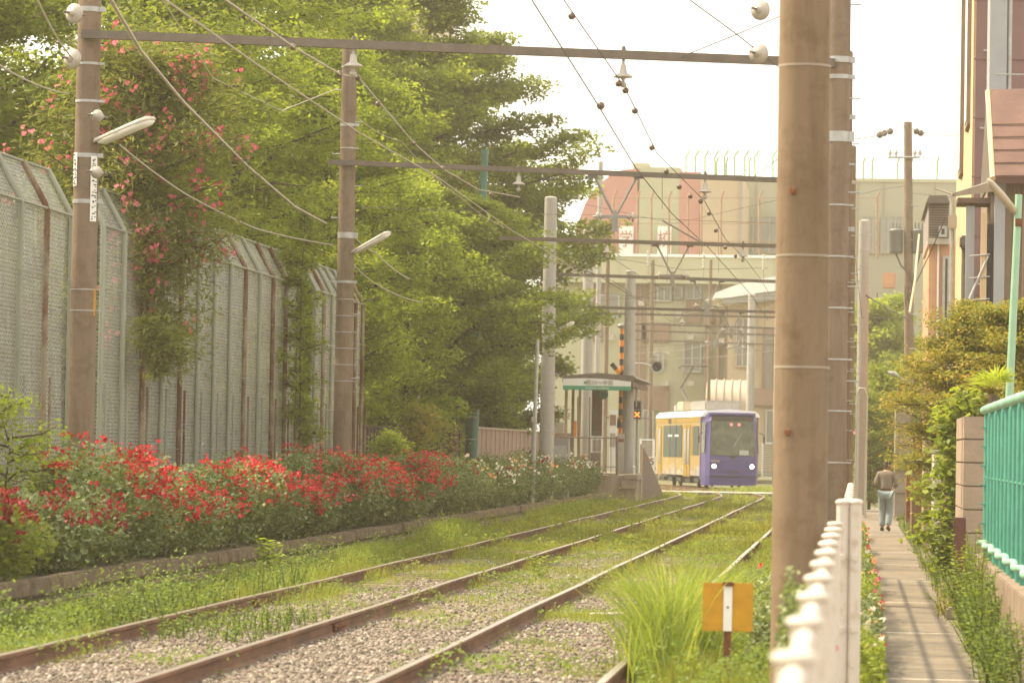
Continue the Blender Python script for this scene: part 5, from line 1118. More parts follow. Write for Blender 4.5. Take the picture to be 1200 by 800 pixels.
wire([(1003, 163, 100), (1025, 160, 112), (1060, 148, 120)], .022, 'dark spliced cable left of the transformer pole top', name='service_cable', group='cables around the transformer pole', balls=[(1036, 156, 115), (1031, 158, 113.5), (1043, 154, 117)], ballr=.12)
wire([(1066, 150, 120), (1090, 158, 124), (1130, 160, 130)], .022, 'dark spliced cable right of the transformer pole top', name='service_cable', group='cables around the transformer pole', balls=[(1074, 154, 121), (1079, 156, 122)], ballr=.12)
wire([(1003, 229, 100), (1032, 222, 110), (1060, 218, 120)], .018, 'middle cable arriving at the transformer pole from the left', name='service_cable', group='cables around the transformer pole')
wire([(1066, 226, 120), (1110, 231, 128), (1128, 230, 130)], .016, 'middle cable leaving the transformer pole to the right', name='service_cable', group='cables around the transformer pole')
# transformer pole
a, b = P(1064, 143, 120), P(1066, 600, 120); t = thing('utility_pole', 'tall concrete utility pole carrying grey transformers above the footpath', 'pole', (b.x, 120, -.2)); hh = a.z + .2; q = MB(); q.cyl((0, 0, 0), (a.x - b.x, 0, hh), .19, .145, 20); q.build('shaft', Mt['pole'], t)
def up(px, py): p = P(px, py, 120); return Vector((p.x - b.x, 0, p.z + .2))
q = MB(); q.tube([up(1040, 185) + Vector((0, -.2, 0)), up(1078, 185) + Vector((0, -.2, 0))], .045, 4); q.build('crossarm', Mt['galv'], t)
for px in (1043, 1050, 1072, 1078): q = MB(); c = up(px, 184); q.lathe([(.03, 0), (.03, .08), (.08, .09), (.08, .14), (.04, .16), (.06, .2), (0, .24)], (c.x, -.2, c.z), 10); q.build('pin_insulator', Mt['ceramic'], t)
for (x1, x2) in ((1042, 1058), (1069, 1084)):
    c1_, c2_ = up(x1, 270), up(x2, 297); r_ = (c2_.x - c1_.x) / 2; cx = (c1_.x + c2_.x) / 2; q = MB(); q.lathe([(0, c2_.z), (r_ * .9, c2_.z), (r_, c2_.z + .05), (r_, c1_.z - .05), (r_ * 1.06, c1_.z - .03), (r_ * 1.06, c1_.z), (r_ * .6, c1_.z + .06), (0, c1_.z + .08)], (cx, -.1, 0), 18)
    for k in range(3): q.cyl((cx - .12 + k * .12, -.15, c1_.z + .05), (cx - .12 + k * .12, -.15, c1_.z + .26), .035, .02, 8)
    q.build('transformer', mat('transformer_grey', (.17, .17, .165), .5, .15, 3), t)
q = MB(); c = up(1042, 329); q.box((c.x, -.1, c.z), (.44, .25, .55), bev=.03); q.build('junction_box', Mt['h_orange'], t)
for z in (1, 1.8, 2.6, 3.4, 4.2, 5.4, 6.6, 9.2, 10.4): q = MB(); q.cyl((0, 0, z), (0, 0, z + .04), .195 - z * .003, n=20); q.build('band', Mt['galv'], t)
MB().tube([up(1050, 298) + Vector((0, -.15, 0)), up(1056, 312) + Vector((0, -.3, 0)), up(1066, 322) + Vector((0, -.32, 0)), up(1070, 338) + Vector((0, -.3, 0)), up(1064, 352) + Vector((0, -.3, 0)), up(1074, 312) + Vector((0, -.25, 0)), up(1078, 298) + Vector((0, -.15, 0))], .035, 6).build('cable_loop', Mt['wire'], t)
# second lower lamp on that pole
c = P(1052, 440, 110)
t = thing('street_lamp', 'small lamp head at the end of a bent arm over the footpath trees', 'street lamp', tuple(c), 0); q = MB(); q.tube([(.35, 0, -.2), (0, 0, .0)], .02, 6); q.build('arm', Mt['galv'], t); q = MB(); q.tube([(.02, 0, 0), (-.12, 0, .06), (-.32, 0, .10)], [.05, .085, .04], 8); q.build('housing', Mt['galv'], t)
# path end objects
t = thing('grey_gatepost', 'thin pale pipe rack with curved top behind the far pole', 'pipe', (P(1008, 560, 92).x, 92, -.2)); q = MB(); z = P(1008, 455, 92).z + .2; q.tube([(-.12, 0, 0), (-.12, 0, z - .2), (-.05, 0, z), (.08, 0, z), (.15, 0, z - .2), (.15, 0, 0)], .03, 8); q.build('tube', Mt['ceramic'], t)
slabthing('garden_wall', 'pale concrete block wall at the turn of the footpath behind the man', 'wall', 1050, 1066, 470, 606, 92, 3, 'concrete', [('course_line', 0, 1, .2, .21, 'mortar'), ('course_line', 0, 1, .4, .41, 'mortar'), ('course_line', 0, 1, .6, .61, 'mortar'), ('course_line', 0, 1, .8, .81, 'mortar')])
# ================================================================== TREES
Tl = [
 # name,label, px,pbase Y, H,R, mat, kwargs
 ('broadleaf_tree', 'dark green tree behind the mesh fence at the top left corner', (-13.5, 52, 0), 10.5, 3.6, 'leaf_dark', dict(seed=1, h0=.1, nl=30, leaf=.13, dens=1.3)),
 ('broadleaf_tree', 'yellowish green tree filling the upper left behind the oleander', (-13.2, 62, 0), 13, 3.4, 'leaf_mid', dict(seed=2, h0=.1, nl=34, leaf=.12, dens=1.5)),
 ('broadleaf_tree', 'bright light green tree behind the middle fence section', (-12.9, 70, 0), 14, 3.0, 'leaf_light', dict(seed=3, h0=.08, nl=38, leaf=.12, dens=1.5)),
 ('broadleaf_tree', 'tall dark tree behind the nearest beam left of the second pole', (-14.3, 86, 0), 16.5, 3.8, 'leaf_mid', dict(seed=4, h0=.12, nl=38, leaf=.15, dens=1.4)),
 ('broadleaf_tree', 'light green leafy column of foliage just right of the second pole', (-10.6, 80, 0), 8.6, 1.7, 'leaf_light', dict(seed=5, h0=.06, nl=34, leaf=.11, dens=1.6, prof='col', spray=.45)),
 ('zelkova_tree', 'large layered zelkova tree rising in the middle above the green pole', (-12.4, 102, 0), 15.2, 4.5, 'leaf_dark', dict(seed=6, h0=.16, nl=40, leaf=.16, dens=1.5, flat=.36, spray=.7, upang=(10, 48), trunk_r=.24)),
 ('zelkova_tree', 'layered green tree whose sprays reach toward the tram stop and grey pole', (-9.95, 84, 0), 8.6, 2.6, 'leaf_mid', dict(seed=7, h0=.30, nl=34, leaf=.13, dens=1.4, flat=.32, spray=.55, upang=(5, 40), trunk_r=.16)),
 ('zelkova_tree', 'airy tree with upward tips standing against the white sky', (-11.2, 112, 0), 12.4, 3.0, 'leaf_mid', dict(seed=8, h0=.2, nl=32, leaf=.16, dens=1.3, flat=.4, spray=.6, upang=(15, 55))),
 ('broadleaf_tree', 'small bushy tree with low branches beside the tram stop roof', (-10.8, 101, 0), 6.8, 1.7, 'leaf_mid', dict(seed=9, h0=.30, nl=24, leaf=.13, dens=1.2, flat=.3, spray=.5, prof='round')),
 ('broadleaf_tree', 'deep green tree in the dark gap behind the light green column', (-13.4, 92, 0), 10.0, 3.3, 'leaf_dark', dict(seed=10, h0=.2, nl=30, leaf=.15, dens=1.3)),
 ('broadleaf_tree', 'dark green tree closing the view behind the far fence section', (-15.5, 76, 0), 10.0, 3.4, 'leaf_dark', dict(seed=11, h0=.05, nl=30, leaf=.15, dens=1.3)),
 ('broadleaf_tree', 'dark green tree closing the view behind the oleander', (-17, 60, 0), 9.0, 3.6, 'leaf_dark', dict(seed=12, h0=.03, nl=30, leaf=.16, dens=1.2)),
 ('broadleaf_tree', 'tall green tree top cut by the upper picture edge left of the tower', (-18.5, 92, 0), 15.0, 4.2, 'leaf_mid', dict(seed=13, h0=.15, nl=34, leaf=.18, dens=1.2)),
 ('broadleaf_tree', 'yellow green tree crown at the top left between the beam and the oleander', (-15.2, 66, 0), 14, 3.4, 'leaf_light', dict(seed=41, h0=.3, nl=34, leaf=.13, dens=1.6)),
 ('broadleaf_tree', 'background tree filling the gap above the nearest fence section', (-16.2, 57, 0), 13, 3.6, 'leaf_mid', dict(seed=42, h0=.2, nl=36, leaf=.15, dens=1.5)),
 ('broadleaf_tree', 'background tree behind the second pole under the beam', (-16.5, 100, 0), 13, 3.6, 'leaf_mid', dict(seed=43, h0=.1, nl=36, leaf=.17, dens=1.3)),
 ('broadleaf_tree', 'leafy green tree top between the tall dark tree and the zelkova', (-15.0, 96, 0), 17, 3.6, 'leaf_mid', dict(seed=44, h0=.3, nl=40, leaf=.16, dens=1.4)),
 ('broadleaf_tree', 'bright tree leaning behind the second pole just above the lamp', (-11.9, 76, 0), 11.5, 2.3, 'leaf_light', dict(seed=45, h0=.15, nl=40, leaf=.11, dens=1.7)),
 ('broadleaf_tree', 'very tall tree in front of the beige tower reaching the top of the picture', (-12.6, 99, 0), 17.2, 2.5, 'leaf_mid', dict(seed=46, h0=.35, nl=38, leaf=.15, dens=1.3, trunk_r=.2)),
 ('broadleaf_tree', 'hazy green tree behind the transformer pole over the footpath', (.9, 150, -.1), 9.3, 2.3, 'leaf_light', dict(seed=14, h0=.08, nl=30, leaf=.2, dens=1.0, spray=.6)),
 ('broadleaf_tree', 'mid green tree hanging over the footpath beyond the walking man', (1.15, 112, -.1), 4.9, 1.25, 'leaf_mid', dict(seed=15, h0=.12, nl=26, leaf=.11, dens=1.0, spray=.4, trunk_r=.08)),
 ('broadleaf_tree', 'rounded green tree behind the peach house', (4.8, 140, -.1), 10.5, 2.4, 'leaf_light', dict(seed=16, h0=.15, nl=26, leaf=.2, dens=1.0, spray=.6)),
 ('shrub', 'dense dark shrub with pinkish flowers closing the end of the footpath', (.42, 106, -.2), 3.9, .95, 'leaf_dark', dict(seed=17, h0=.02, nl=28, leaf=.09, dens=1.1, spray=.35, trunk_r=.05, cat='shrub', blooms=(Mt['pink'], 40, .07))),
 ('maple_tree', 'golden green maple with orange tips over the gardens right of the footpath', (1.62, 52, .2), 3.9, 1.05, 'leaf_gold', dict(seed=18, h0=.05, nl=46, leaf=.06, dens=4.5, spray=.28, flat=.35, trunk_r=.06, upang=(0, 50))),
 ('maple_tree', 'second golden maple behind the mint lamp pole at the right edge', (2.35, 47, .2), 3.7, 1.0, 'leaf_gold', dict(seed=19, h0=.05, nl=42, leaf=.06, dens=4.5, spray=.28, flat=.35, trunk_r=.06)),
 ('maple_tree', 'thin orange leaved sapling leaning over the footpath', (1.28, 64, .1), 3.3, .62, 'leaf_gold', dict(seed=20, h0=.25, nl=20, leaf=.06, dens=1.2, spray=.25, trunk_r=.03, lean=(-.2, 0))),
 ('shrub', 'green hedge shrub at the foot of the golden maple', (1.62, 46, .2), 1.75, .55, 'leaf_dark', dict(seed=21, h0=.02, nl=24, leaf=.06, dens=1.6, spray=.25, trunk_r=.04, cat='shrub')),
 ('oleander_tree', 'tall oleander with dark red blossoms leaning over the mesh fence beside the left pole', (-10.65, 49.0, .1), 8.0, 1.15, 'leaf_olea', dict(seed=22, h0=.36, nl=60, leaf=.12, prof='vase', asp=.24, dens=1.15, spray=.46, flat=.9, trunk_r=.06, upang=(0, 60), lean=(.1, 0), blooms=(Mt['pink'], 700, .045))),
]
for (nm, lb, bs_, hh, rr_, lm, kw) in Tl: make_tree(nm, lb, bs_, hh, rr_, Mt[lm], **kw, group='trees and tall shrubs around the line' if 'tree' in nm else None)
# hanging branches in front of the fence and creeper
make_tree('climbing_creeper', 'green creeper hanging down the fence left of the second pole', (-10.0, 61, 1.6), 4.6, .42, Mt['leaf_mid'], seed=31, h0=.0, nl=22, leaf=.09, dens=1.0, spray=.26, trunk_r=.02, cat='creeper')
make_tree('climbing_creeper', 'leafy creeper over the dark board fence', (-9.7, 75, .6), 1.9, .75, Mt['leaf_gold'], seed=32, h0=.0, nl=20, leaf=.07, dens=1.0, spray=.3, trunk_r=.02, cat='creeper')
make_tree('climbing_creeper', 'young green shrub at the end post of the tall mesh fence', (-9.9, 72, 0), 1.9, .5, Mt['leaf_light'], seed=33, h0=.0, nl=20, leaf=.08, dens=1.0, spray=.3, trunk_r=.02, cat='shrub')
make_tree('climbing_creeper', 'small tuft of oleander leaves low on the mesh fence', (-9.9, 47.6, 2.4), .95, .35, Mt['leaf_olea'], seed=34, h0=.0, nl=12, leaf=.11, dens=1.2, spray=.2, trunk_r=.015, cat='creeper', asp=.28)
make_tree('shrub', 'yellow green young shrub at the left picture edge above the roses', (-9.1, 36, .1), 2.1, .55, Mt['leaf_light'], seed=35, h0=.05, nl=18, leaf=.07, dens=.8, spray=.25, trunk_r=.02, cat='shrub')
for i, (x_, y_, w_) in enumerate(((-15, 52, 1), (-16.5, 74, 1), (-15.5, 98, 1), (-14.5, 124, 1))):
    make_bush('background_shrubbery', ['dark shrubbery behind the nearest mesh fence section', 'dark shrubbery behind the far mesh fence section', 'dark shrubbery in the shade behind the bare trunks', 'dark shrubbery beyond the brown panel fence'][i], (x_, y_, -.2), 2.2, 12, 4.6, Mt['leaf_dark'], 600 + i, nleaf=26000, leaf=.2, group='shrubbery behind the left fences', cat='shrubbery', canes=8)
# trunks in the dark gap
for i, (px, Y, h) in enumerate(((462, 88, 5), (488, 90, 5), (505, 86, 5), (521, 92, 5))):
    c = P(px, 540, Y); t = thing('bare_trunk', ['leftmost', 'second', 'third', 'rightmost'][i] + ' of four slim bare trunks in the shade above the dark boards', 'tree trunk', (c.x, Y, 0), 0, 'bare trunks in the shade'); q = MB(); q.tube([(0, 0, 0), (.05, 0, 1.5), (-.06 + .05 * i, 0, 3), (.1, 0, h)], [.1, .085, .07, .05], 8); q.build('trunk', Mt['panel_rib'] if i % 2 else Mt['bark'], t)
slabthing('white_van_box', 'bright white panel glimpsed beyond the brown panel fence', 'panel', 636, 660, 494, 512, 118, .5, 'ceramic', [('seam', .5, .52, 0, 1, 'steel_grey')])
# ================================================================== ROSES
order = ['first', 'second', 'third', 'fourth', 'fifth', 'sixth', 'seventh', 'eighth', 'ninth', 'tenth', 'eleventh', 'twelfth', 'thirteenth', 'fourteenth']
k = 0; y = 28.5
while y < 64:
    g = np.random.default_rng(100 + k); rich = .35 if y < 36 else 1.0
    hh = .78 + .24 * math.sin(k * 2.3 + 1.2) + (.10 if 48 < y < 62 else 0) - (.12 if y > 64 else 0)
    kind = 'deep crimson sparse' if y < 36 else 'bright red dense'
    cm = Mt['crimson'] if y < 36 else Mt['red']
    make_bush('rose_bush', '%s rose bush counted from the left edge, %s flowers behind the stone kerb' % (order[k], kind), (-8.36, y, .12), .86, 1.75, hh + .17, Mt['leaf_dark' if k < 2 else 'leaf_rose'], 100 + k, nleaf=9000, leaf=.068, blooms=[('red_blossoms', cm, int(95 * rich), 8 if rich == 1 else 9, .032 if rich == 1 else .036)] + ([('pink_blossoms', Mt['pink'], 14, 2, .024)] if k % 2 else []), group='red rose bushes along the kerb')
    k += 1; y += 3.05
y = 67.5; k = 0
while y < 104:
    g = np.random.default_rng(200 + k)
    make_bush('pale_rose_bush', '%s pale rose bush, %s' % (order[k], ['plain green with a few dark red blooms', 'cream flowers facing the brown panel fence', 'peach and white blooms before the panel fence', 'white buds at the foot of the grey pole', 'silvery leaves beside the grey pole', 'pale leaves near the cabinet', 'pale leaves touching the platform end', 'last one against the platform', 'hidden at the platform side', 'squeezed between platform and kerb', 'farthest of all', 'x'][k]), (-8.25, y, .1), .80, 2.0, 1.12 + .15 * math.sin(k * 2 + 1), Mt['leaf_rose'], 200 + k, nleaf=7500, leaf=.065, blooms=[('white_blossoms', Mt['whitep'], 18 if k > 1 else 2, 2, .04), ('peach_blossoms', Mt['peach' if k % 2 else 'crimson'], 7, 2, .05)], group='pale rose bushes along the kerb')
    k += 1; y += 3.9
# low roses along the path and behind the white fence
k = 0
lab = ['with one white bloom nearest the picture bottom', 'with small white blooms beside the near fence posts', 'with clustered bright pink blooms beside the path', 'with pink and red blooms beside the path', 'with a large white bloom hanging over the path', 'with tiny orange buds halfway along the fence', 'with small pale blooms farther along the fence', 'with red dots near the gap posts', 'at the far fence end near the man', 'beyond the fence end near the far pole']
for i, y in enumerate((25, 28, 31.5, 35, 39, 43, 48, 54, 61, 70)):
    cols = [('whitep', 5), ('whitep', 7), ('pink', 5), ('pink', 7), ('whitep', 4), ('peach', 8), ('whitep', 7), ('red', 6), ('peach', 6), ('pink', 10)][i]
    make_bush('path_rose', 'low path side rose bush ' + lab[i], (.10, y, -.27), .17, 1.6 + y * .012, .42 + (.06 if i in (2, 3) else 0), Mt['leaf_rose' if i % 3 else 'leaf_mid'], 300 + i, nleaf=2300, leaf=.045, blooms=[('blossoms', Mt[cols[0]], cols[1], 1, .034), ('buds', Mt['peach' if i % 2 else 'red'], 7, 1, .014)], group='low roses between fence and path', canes=6)
for i, (x, y) in enumerate(((-.46, 25.2), (-.55, 28), (-.72, 33), (-.6, 39))):
    make_bush('track_side_rose', ['low white rose at the bottom beside the tall grass', 'low white rose right of the yellow marker', 'low red rose at the foot of the huge pole', 'low leafy rose between the rail and the fence'][i], (x, y, -.15), .34, 1.3, .5, Mt['leaf_rose'], 400 + i, nleaf=2600, leaf=.045, blooms=[('blossoms', Mt['red' if i == 2 else 'whitep'], 9, 1, .036), ('buds', Mt['peach'], 8, 1, .015)], group='low roses behind the fence', canes=6)
make_bush('track_side_rose', 'leafy pale rose bush before the foot of the huge pole', (-.27, 17.2, -.25), .13, .8, 1.08, Mt['leaf_rose'], 450, nleaf=3200, leaf=.04, blooms=[('blossoms', Mt['whitep'], 5, 1, .035), ('buds', Mt['pink'], 5, 1, .02)], group='low roses behind the fence', canes=6)
# right side weeds & leafy plants
def weed(name, label, base, n, h, spread, lm, seed, leaf=.07, cat='weed', group=None, spreadY=None):
    g = np.random.default_rng(seed); t = thing(name, label, cat, base, 0, group); st = MB(); C = []; D = []
    for k in range(n):
        x, y = g.uniform(-1, 1) * spread, g.uniform(-1, 1) * (spreadY or spread); hh = h * g.uniform(.5, 1.1); lx, ly = g.normal() * .26 * hh, g.normal() * .26 * hh
        st.tube([(x, y, 0), (x + lx * .4, y + ly * .4, hh * .5), (x + lx, y + ly, hh)], [.006, .005, .003], 4, False)
        m_ = int(hh / .022) + 4
        for j in range(m_):
            f = (j + .5) / m_; a = j * 2.4 + k; d = np.array([math.cos(a), math.sin(a), .25]); L_ = leaf * (1.15 - .6 * f); C.append(np.array([x + lx * f, y + ly * f, hh * f]) + d * L_ * .5); D.append(d * 2)
    so_ = st.build('stems', lm, t); so_['kind'] = 'stuff'; V, Fa = leaf_geo(np.array(C), leaf, .35, g, .6, .1, np.array(D)); fast('leaves', V, Fa, lm, g.uniform(0, 1, len(Fa)), t); return t
weed('weed_clump', 'tall leafy weeds with tiny pale flowers against the retaining wall', (1.18, 30.5, -.25), 90, .75, .17, Mt['leaf_weed'], 1, .06, spreadY=1.6, group='weeds along the right path edge')
weed('weed_clump', 'bright green weeds at the bottom right corner', (1.16, 26.2, -.25), 90, .55, .20, Mt['leaf_weed'], 2, .06, spreadY=1.5, group='weeds along the right path edge')
weed('weed_clump', 'dark leafy stalks below the block wall', (1.17, 34.5, -.25), 50, 1.0, .10, Mt['leaf_mid'], 3, .07, spreadY=.8, group='weeds along the right path edge')
weed('weed_clump', 'yellowish low weeds at the foot of the red brown post', (1.08, 38, -.25), 60, .28, .18, Mt['leaf_gold'], 4, .05, spreadY=1.2, group='weeds along the right path edge')
weed('weed_clump', 'sparse weeds along the garden boards', (1.16, 48, -.25), 90, .35, .14, Mt['leaf_weed'], 5, .05, spreadY=6, group='weeds along the right path edge')
weed('weed_clump', 'far weeds at the path edge ahead of the man', (1.18, 72, -.25), 80, .4, .12, Mt['leaf_weed'], 6, .06, spreadY=12, group='weeds along the right path edge')
# broad-leaf vine (big leaves)
make_tree('broad_leaf_vine', 'vine with large bright leaves spilling between the golden maple and the block wall', (1.28, 43, -.1), 2.6, .42, Mt['leaf_mid'], seed=51, h0=.02, nl=22, leaf=.115, asp=.7, dens=.6, spray=.26, trunk_r=.03, cat='vine')
# palm
c = P(1163, 500, 41); t = thing('palm_plant', 'small bright fan palm sprouting above the block wall', 'palm', (c.x, 41, .3)); hz_ = P(1163, 462, 41).z - .3; st = MB(); st.tube([(0, 0, 0), (0, 0, hz_)], [.06, .05], 8); st.build('trunk', Mt['bark'], t); g = np.random.default_rng(5); Vv = []
for fr in range(11):
    az = fr * 2.4; el = R(g.uniform(15, 75)); dv = np.array([math.cos(az) * math.cos(el), math.sin(az) * math.cos(el), math.sin(el)]); c0_ = np.array([0, 0, hz_]); c1_ = c0_ + dv * .16; sd = np.cross(dv, [0, 0, 1.]); sd /= np.linalg.norm(sd); un = np.cross(sd, dv)
    for k in range(11):
        a = R(-75 + 15 * k); d = dv * math.cos(a) + sd * math.sin(a); Lf = .30 * g.uniform(.85, 1.1); wv_ = np.cross(d, un) * .012; e = c1_ + d * Lf - np.array([0, 0, .05]); mm = c1_ + d * Lf * .5
        Vv.append([c1_, mm + wv_, e, mm - wv_])
Vv = np.array(Vv).reshape(-1, 3); fast('fronds', Vv, np.arange(len(Vv)).reshape(-1, 4), Mt['leaf_light'], g.uniform(.4, 1, len(Vv) // 4), t)
# ================================================================== GRASS
def blades(name, X, Y_, Z, Ht, Wd, lm, g, bend=.35, parent=None, loc=None):
    n = len(X); az = g.uniform(0, 2 * math.pi, n); bx, by = np.cos(az), np.sin(az); bnd = Ht * bend * g.uniform(.3, 1.5, n); wa = g.uniform(0, math.pi, n); wx, wy = np.cos(wa) * Wd / 2, np.sin(wa) * Wd / 2
    lv = []
    for f, wf, bf in ((0, 1, 0), (.5, .8, .3), (.85, .45, .75), (1.0, .08, 1.15)):
        cx = X + bx * bnd * bf; cy = Y_ + by * bnd * bf; cz = Z + Ht * (f - .12 * bf * bf * bend * 2)
        lv.append(np.stack([cx - wx * wf, cy - wy * wf, cz], 1)); lv.append(np.stack([cx + wx * wf, cy + wy * wf, cz], 1))
    V = np.stack(lv, 1).reshape(-1, 3); b = np.arange(n)[:, None] * 8
    Fa = np.concatenate([b + np.array([0, 1, 3, 2]), b + np.array([2, 3, 5, 4]), b + np.array([4, 5, 7, 6])])
    a = np.tile(g.uniform(0, 1, n), 3); return fast(name, V, Fa, lm, a, parent, loc=loc)
def vnoise(x, y, s, seed):
    """cheap value noise, vectorised"""
    g = np.random.default_rng(seed); T = g.uniform(0, 1, (256, 256)); out = 0; amp = .5
    for o in range(4):
        xx, yy = x * s * 2 ** o + 37.1 * o, y * s * 2 ** o + 11.7 * o; xi, yi = np.floor(xx).astype(int), np.floor(yy).astype(int); fx, fy = xx - xi, yy - yi; fx = fx * fx * (3 - 2 * fx); fy = fy * fy * (3 - 2 * fy)
        h = lambda i, j: T[i % 256, j % 256]
        out = out + amp * ((h(xi, yi) * (1 - fx) + h(xi + 1, yi) * fx) * (1 - fy) + (h(xi, yi + 1) * (1 - fx) + h(xi + 1, yi + 1) * fx) * fy); amp *= .5
    return out / .94
g = np.random.default_rng(11)
def cover(x, y):
    """0..1 plant cover between and around the rails"""
    n = vnoise(x, y * .45, .8, 5); c = (n - .5) * 3.4 + (y - 34) * .062
    c = np.where(x > -1.45, c + 2.2, c); c = np.where(x < -6.1, c + 1.9, c); c = np.where((x > -6) & (x < -4.4) & (y < 44), c + .25, c)
    railfoot = np.minimum.reduce([np.abs(x - r) for r in (-5.915, -4.485, -3.045, -1.615)]); c = np.where(railfoot < .16, c + .35, c)
    c = np.where(y > 62, c + .6, c)
    pt = vnoise(x, y * .4, .9, 77); c = np.where((x > -6.2) & (x < -1.5), np.minimum(c, .25 + np.clip((pt - .40) * 7, 0, .75)), c)
    return np.clip(c, 0, 1)
def field(n, y1, y2, hmul, wmul, nm, lm, x1=-7.4, x2=-.25, hb=.11):
    u = g.uniform(0, 1, n); y = 1 / (1 / y1 + (1 / y2 - 1 / y1) * u) if y1 > 0 else y1 + (y2 - y1) * u; x = g.uniform(x1, x2, n); c = cover(x, y); keep = g.uniform(0, 1, n) < c; x, y, c = x[keep], y[keep], c[keep]
    hn = vnoise(x, y * .5, 1.6, 9); h = hb * hmul * (.15 + 5.2 * np.clip(hn - .25, 0, 1) ** 2) * g.uniform(.6, 1.35, len(x)) * (.45 + .55 * c)
    h = np.where((x > -1.3), h * 1.6, h); h = np.where((x < -6.2), h * 1.35, h)
    rf = np.minimum.reduce([np.abs(x - r) for r in (-5.915, -4.485, -3.045, -1.615)]); over = (vnoise(x, y * .4, 1.2, 91) > .56) & (y > 34); ok = (rf > .05) | (over & (rf > .033)); h = np.where((rf < .12) & ~over, h * .75, h); h = np.where((rf < .22) & over, h * 1.5 + .05, h)
    x, y, h = x[ok], y[ok], h[ok]
    z = np.where(x < -6.95, -.10, -.135); return blades(nm, x, y, z, h, .007 * wmul * (y / 40) ** .7, lm, g)
for nm, a in (('track_grass', (150000, 22, 60, 1.0, 1.0)), ('track_grass', (90000, 55, 128, 1.1, 1.6))):
    o = field(*a, nm, Mt['grass']); o['kind'] = 'stuff'
# low broad-leaf ground cover
def ground_cover(n, y1, y2, sz, nm, lm, seed, bias=0.0):
    g = np.random.default_rng(seed); u = g.uniform(0, 1, n); y = 1 / (1 / y1 + (1 / y2 - 1 / y1) * u); x = g.uniform(-7.4, -.3, n); c = cover(x, y) * np.clip((vnoise(x, y * .5, 1.1, 21) - .42 + bias + np.where(x < -6.1, .12, 0)) * 6, 0, 1); k = g.uniform(0, 1, n) < c; x, y = x[k], y[k]
    rf = np.minimum.reduce([np.abs(x - r) for r in (-5.915, -4.485, -3.045, -1.615)]); ok = rf > .06; x, y = x[ok], y[ok]
    md = np.clip(vnoise(x, y * .6, 1.7, 44) - .42, 0, 1) * np.where((x < -6.1) | (x > -1.4), 1.5, .75); z = -.13 + g.uniform(0, 1, len(x)) ** .6 * (.03 + md); V, Fa = leaf_geo(np.stack([x, y, z], 1), sz, .6, g, 1.4, 0); o = fast(nm, V, Fa, lm, g.uniform(0, 1, len(Fa))); o['kind'] = 'stuff'
ground_cover(130000, 22, 60, .040, 'clover_cover', Mt['leaf_weed'], 31, .10); ground_cover(36000, 50, 126, .07, 'weed_cover', Mt['leaf_mid'], 32)
# tall bright grass tufts
def tuft(label, base, n, h, rx, ry, w_, lm='grass_tall', bend=.5, seed=1):
    g = np.random.default_rng(seed); t = thing('tall_grass', label, 'grass tuft', base, 0, 'tall bright grass tufts'); X = g.normal(size=n) * rx * .5; Y_ = g.normal(size=n) * ry * .5; Hh = h * g.uniform(.45, 1.1, n) * np.exp(-(X / rx) ** 2 * .4); blades('blades', X, Y_, np.zeros(n), Hh, w_, Mt[lm], g, bend, t)
tuft('largest tall grass tuft left of the yellow marker at the bottom', (-1.30, 25.2, -.15), 1900, 1.0, .30, 1.3, .010, seed=1, bend=.6)
tuft('second tall grass tuft just behind the bottom one beside the rail', (-1.15, 29.0, -.15), 900, .62, .24, 1.5, .009, seed=2, bend=.5)
tuft('grass tuft in front of the huge pole foot', (-.72, 36, -.15), 800, .5, .22, 3, .010, seed=3)
tuft('bright grass mound in front of the last red roses', (-6.85, 58, -.1), 2600, .42, .38, 2.4, .012, seed=4, bend=.3)
tuft('bright grass tuft against the lower kerb under the red roses', (-6.75, 47, -.1), 1500, .30, .30, 2.2, .011, seed=5, bend=.3)
tuft('loose weedy grass beside the left rail near the lower kerb', (-6.45, 38, -.12), 1500, .24, .35, 2.4, .009, seed=6, bend=.5)
tuft('grass fringe along the right rail before the crossing', (-.9, 60, -.15), 2200, .36, .35, 11, .014, seed=7)
tuft('grass and weeds at the foot of the tram stop wall', (-7.4, 88, -.1), 2000, .30, .35, 8, .016, seed=8)
tuft('yellow green grass beside the tram beyond the crossing', (-3.2, 136, -.13), 2200, .4, 2.6, 4, .02, seed=9)
weed('weed_clump', 'lush mixed weeds along the lower kerb below the red roses', (-6.75, 35, -.12), 260, .22, .42, Mt['leaf_weed'], 21, .055, spreadY=7, group='weeds between the rails and kerb')
weed('weed_clump', 'low leafy weeds left of the left track farther away', (-6.7, 50, -.12), 260, .20, .38, Mt['leaf_mid'], 22, .06, spreadY=9, group='weeds between the rails and kerb')
weed('weed_clump', 'single broad leaved weed standing by the lower kerb under the roses', (-6.95, 40.5, -.1), 7, .52, .10, Mt['leaf_light'], 11, .12, group='weeds between the rails and kerb')
weed('weed_clump', 'feathery weed bush beside the left rail', (-6.35, 36.5, -.12), 60, .34, .32, Mt['leaf_weed'], 12, .05, spreadY=1.4, group='weeds between the rails and kerb')
weed('weed_clump', 'leafy weeds at the bottom left beside the rail', (-6.4, 31.0, -.12), 130, .26, .45, Mt['leaf_weed'], 13, .06, spreadY=2.5, group='weeds between the rails and kerb')
weed('weed_clump', 'young plant with upright leaves between the two tracks', (-3.95, 43, -.12), 6, .30, .08, Mt['leaf_light'], 14, .08, group='weeds between the rails and kerb')
weed('weed_clump', 'creeping weeds overgrowing the left track at the bottom left', (-5.3, 29.5, -.13), 160, .17, .55, Mt['leaf_weed'], 15, .05, spreadY=2.0, group='weeds between the rails and kerb')
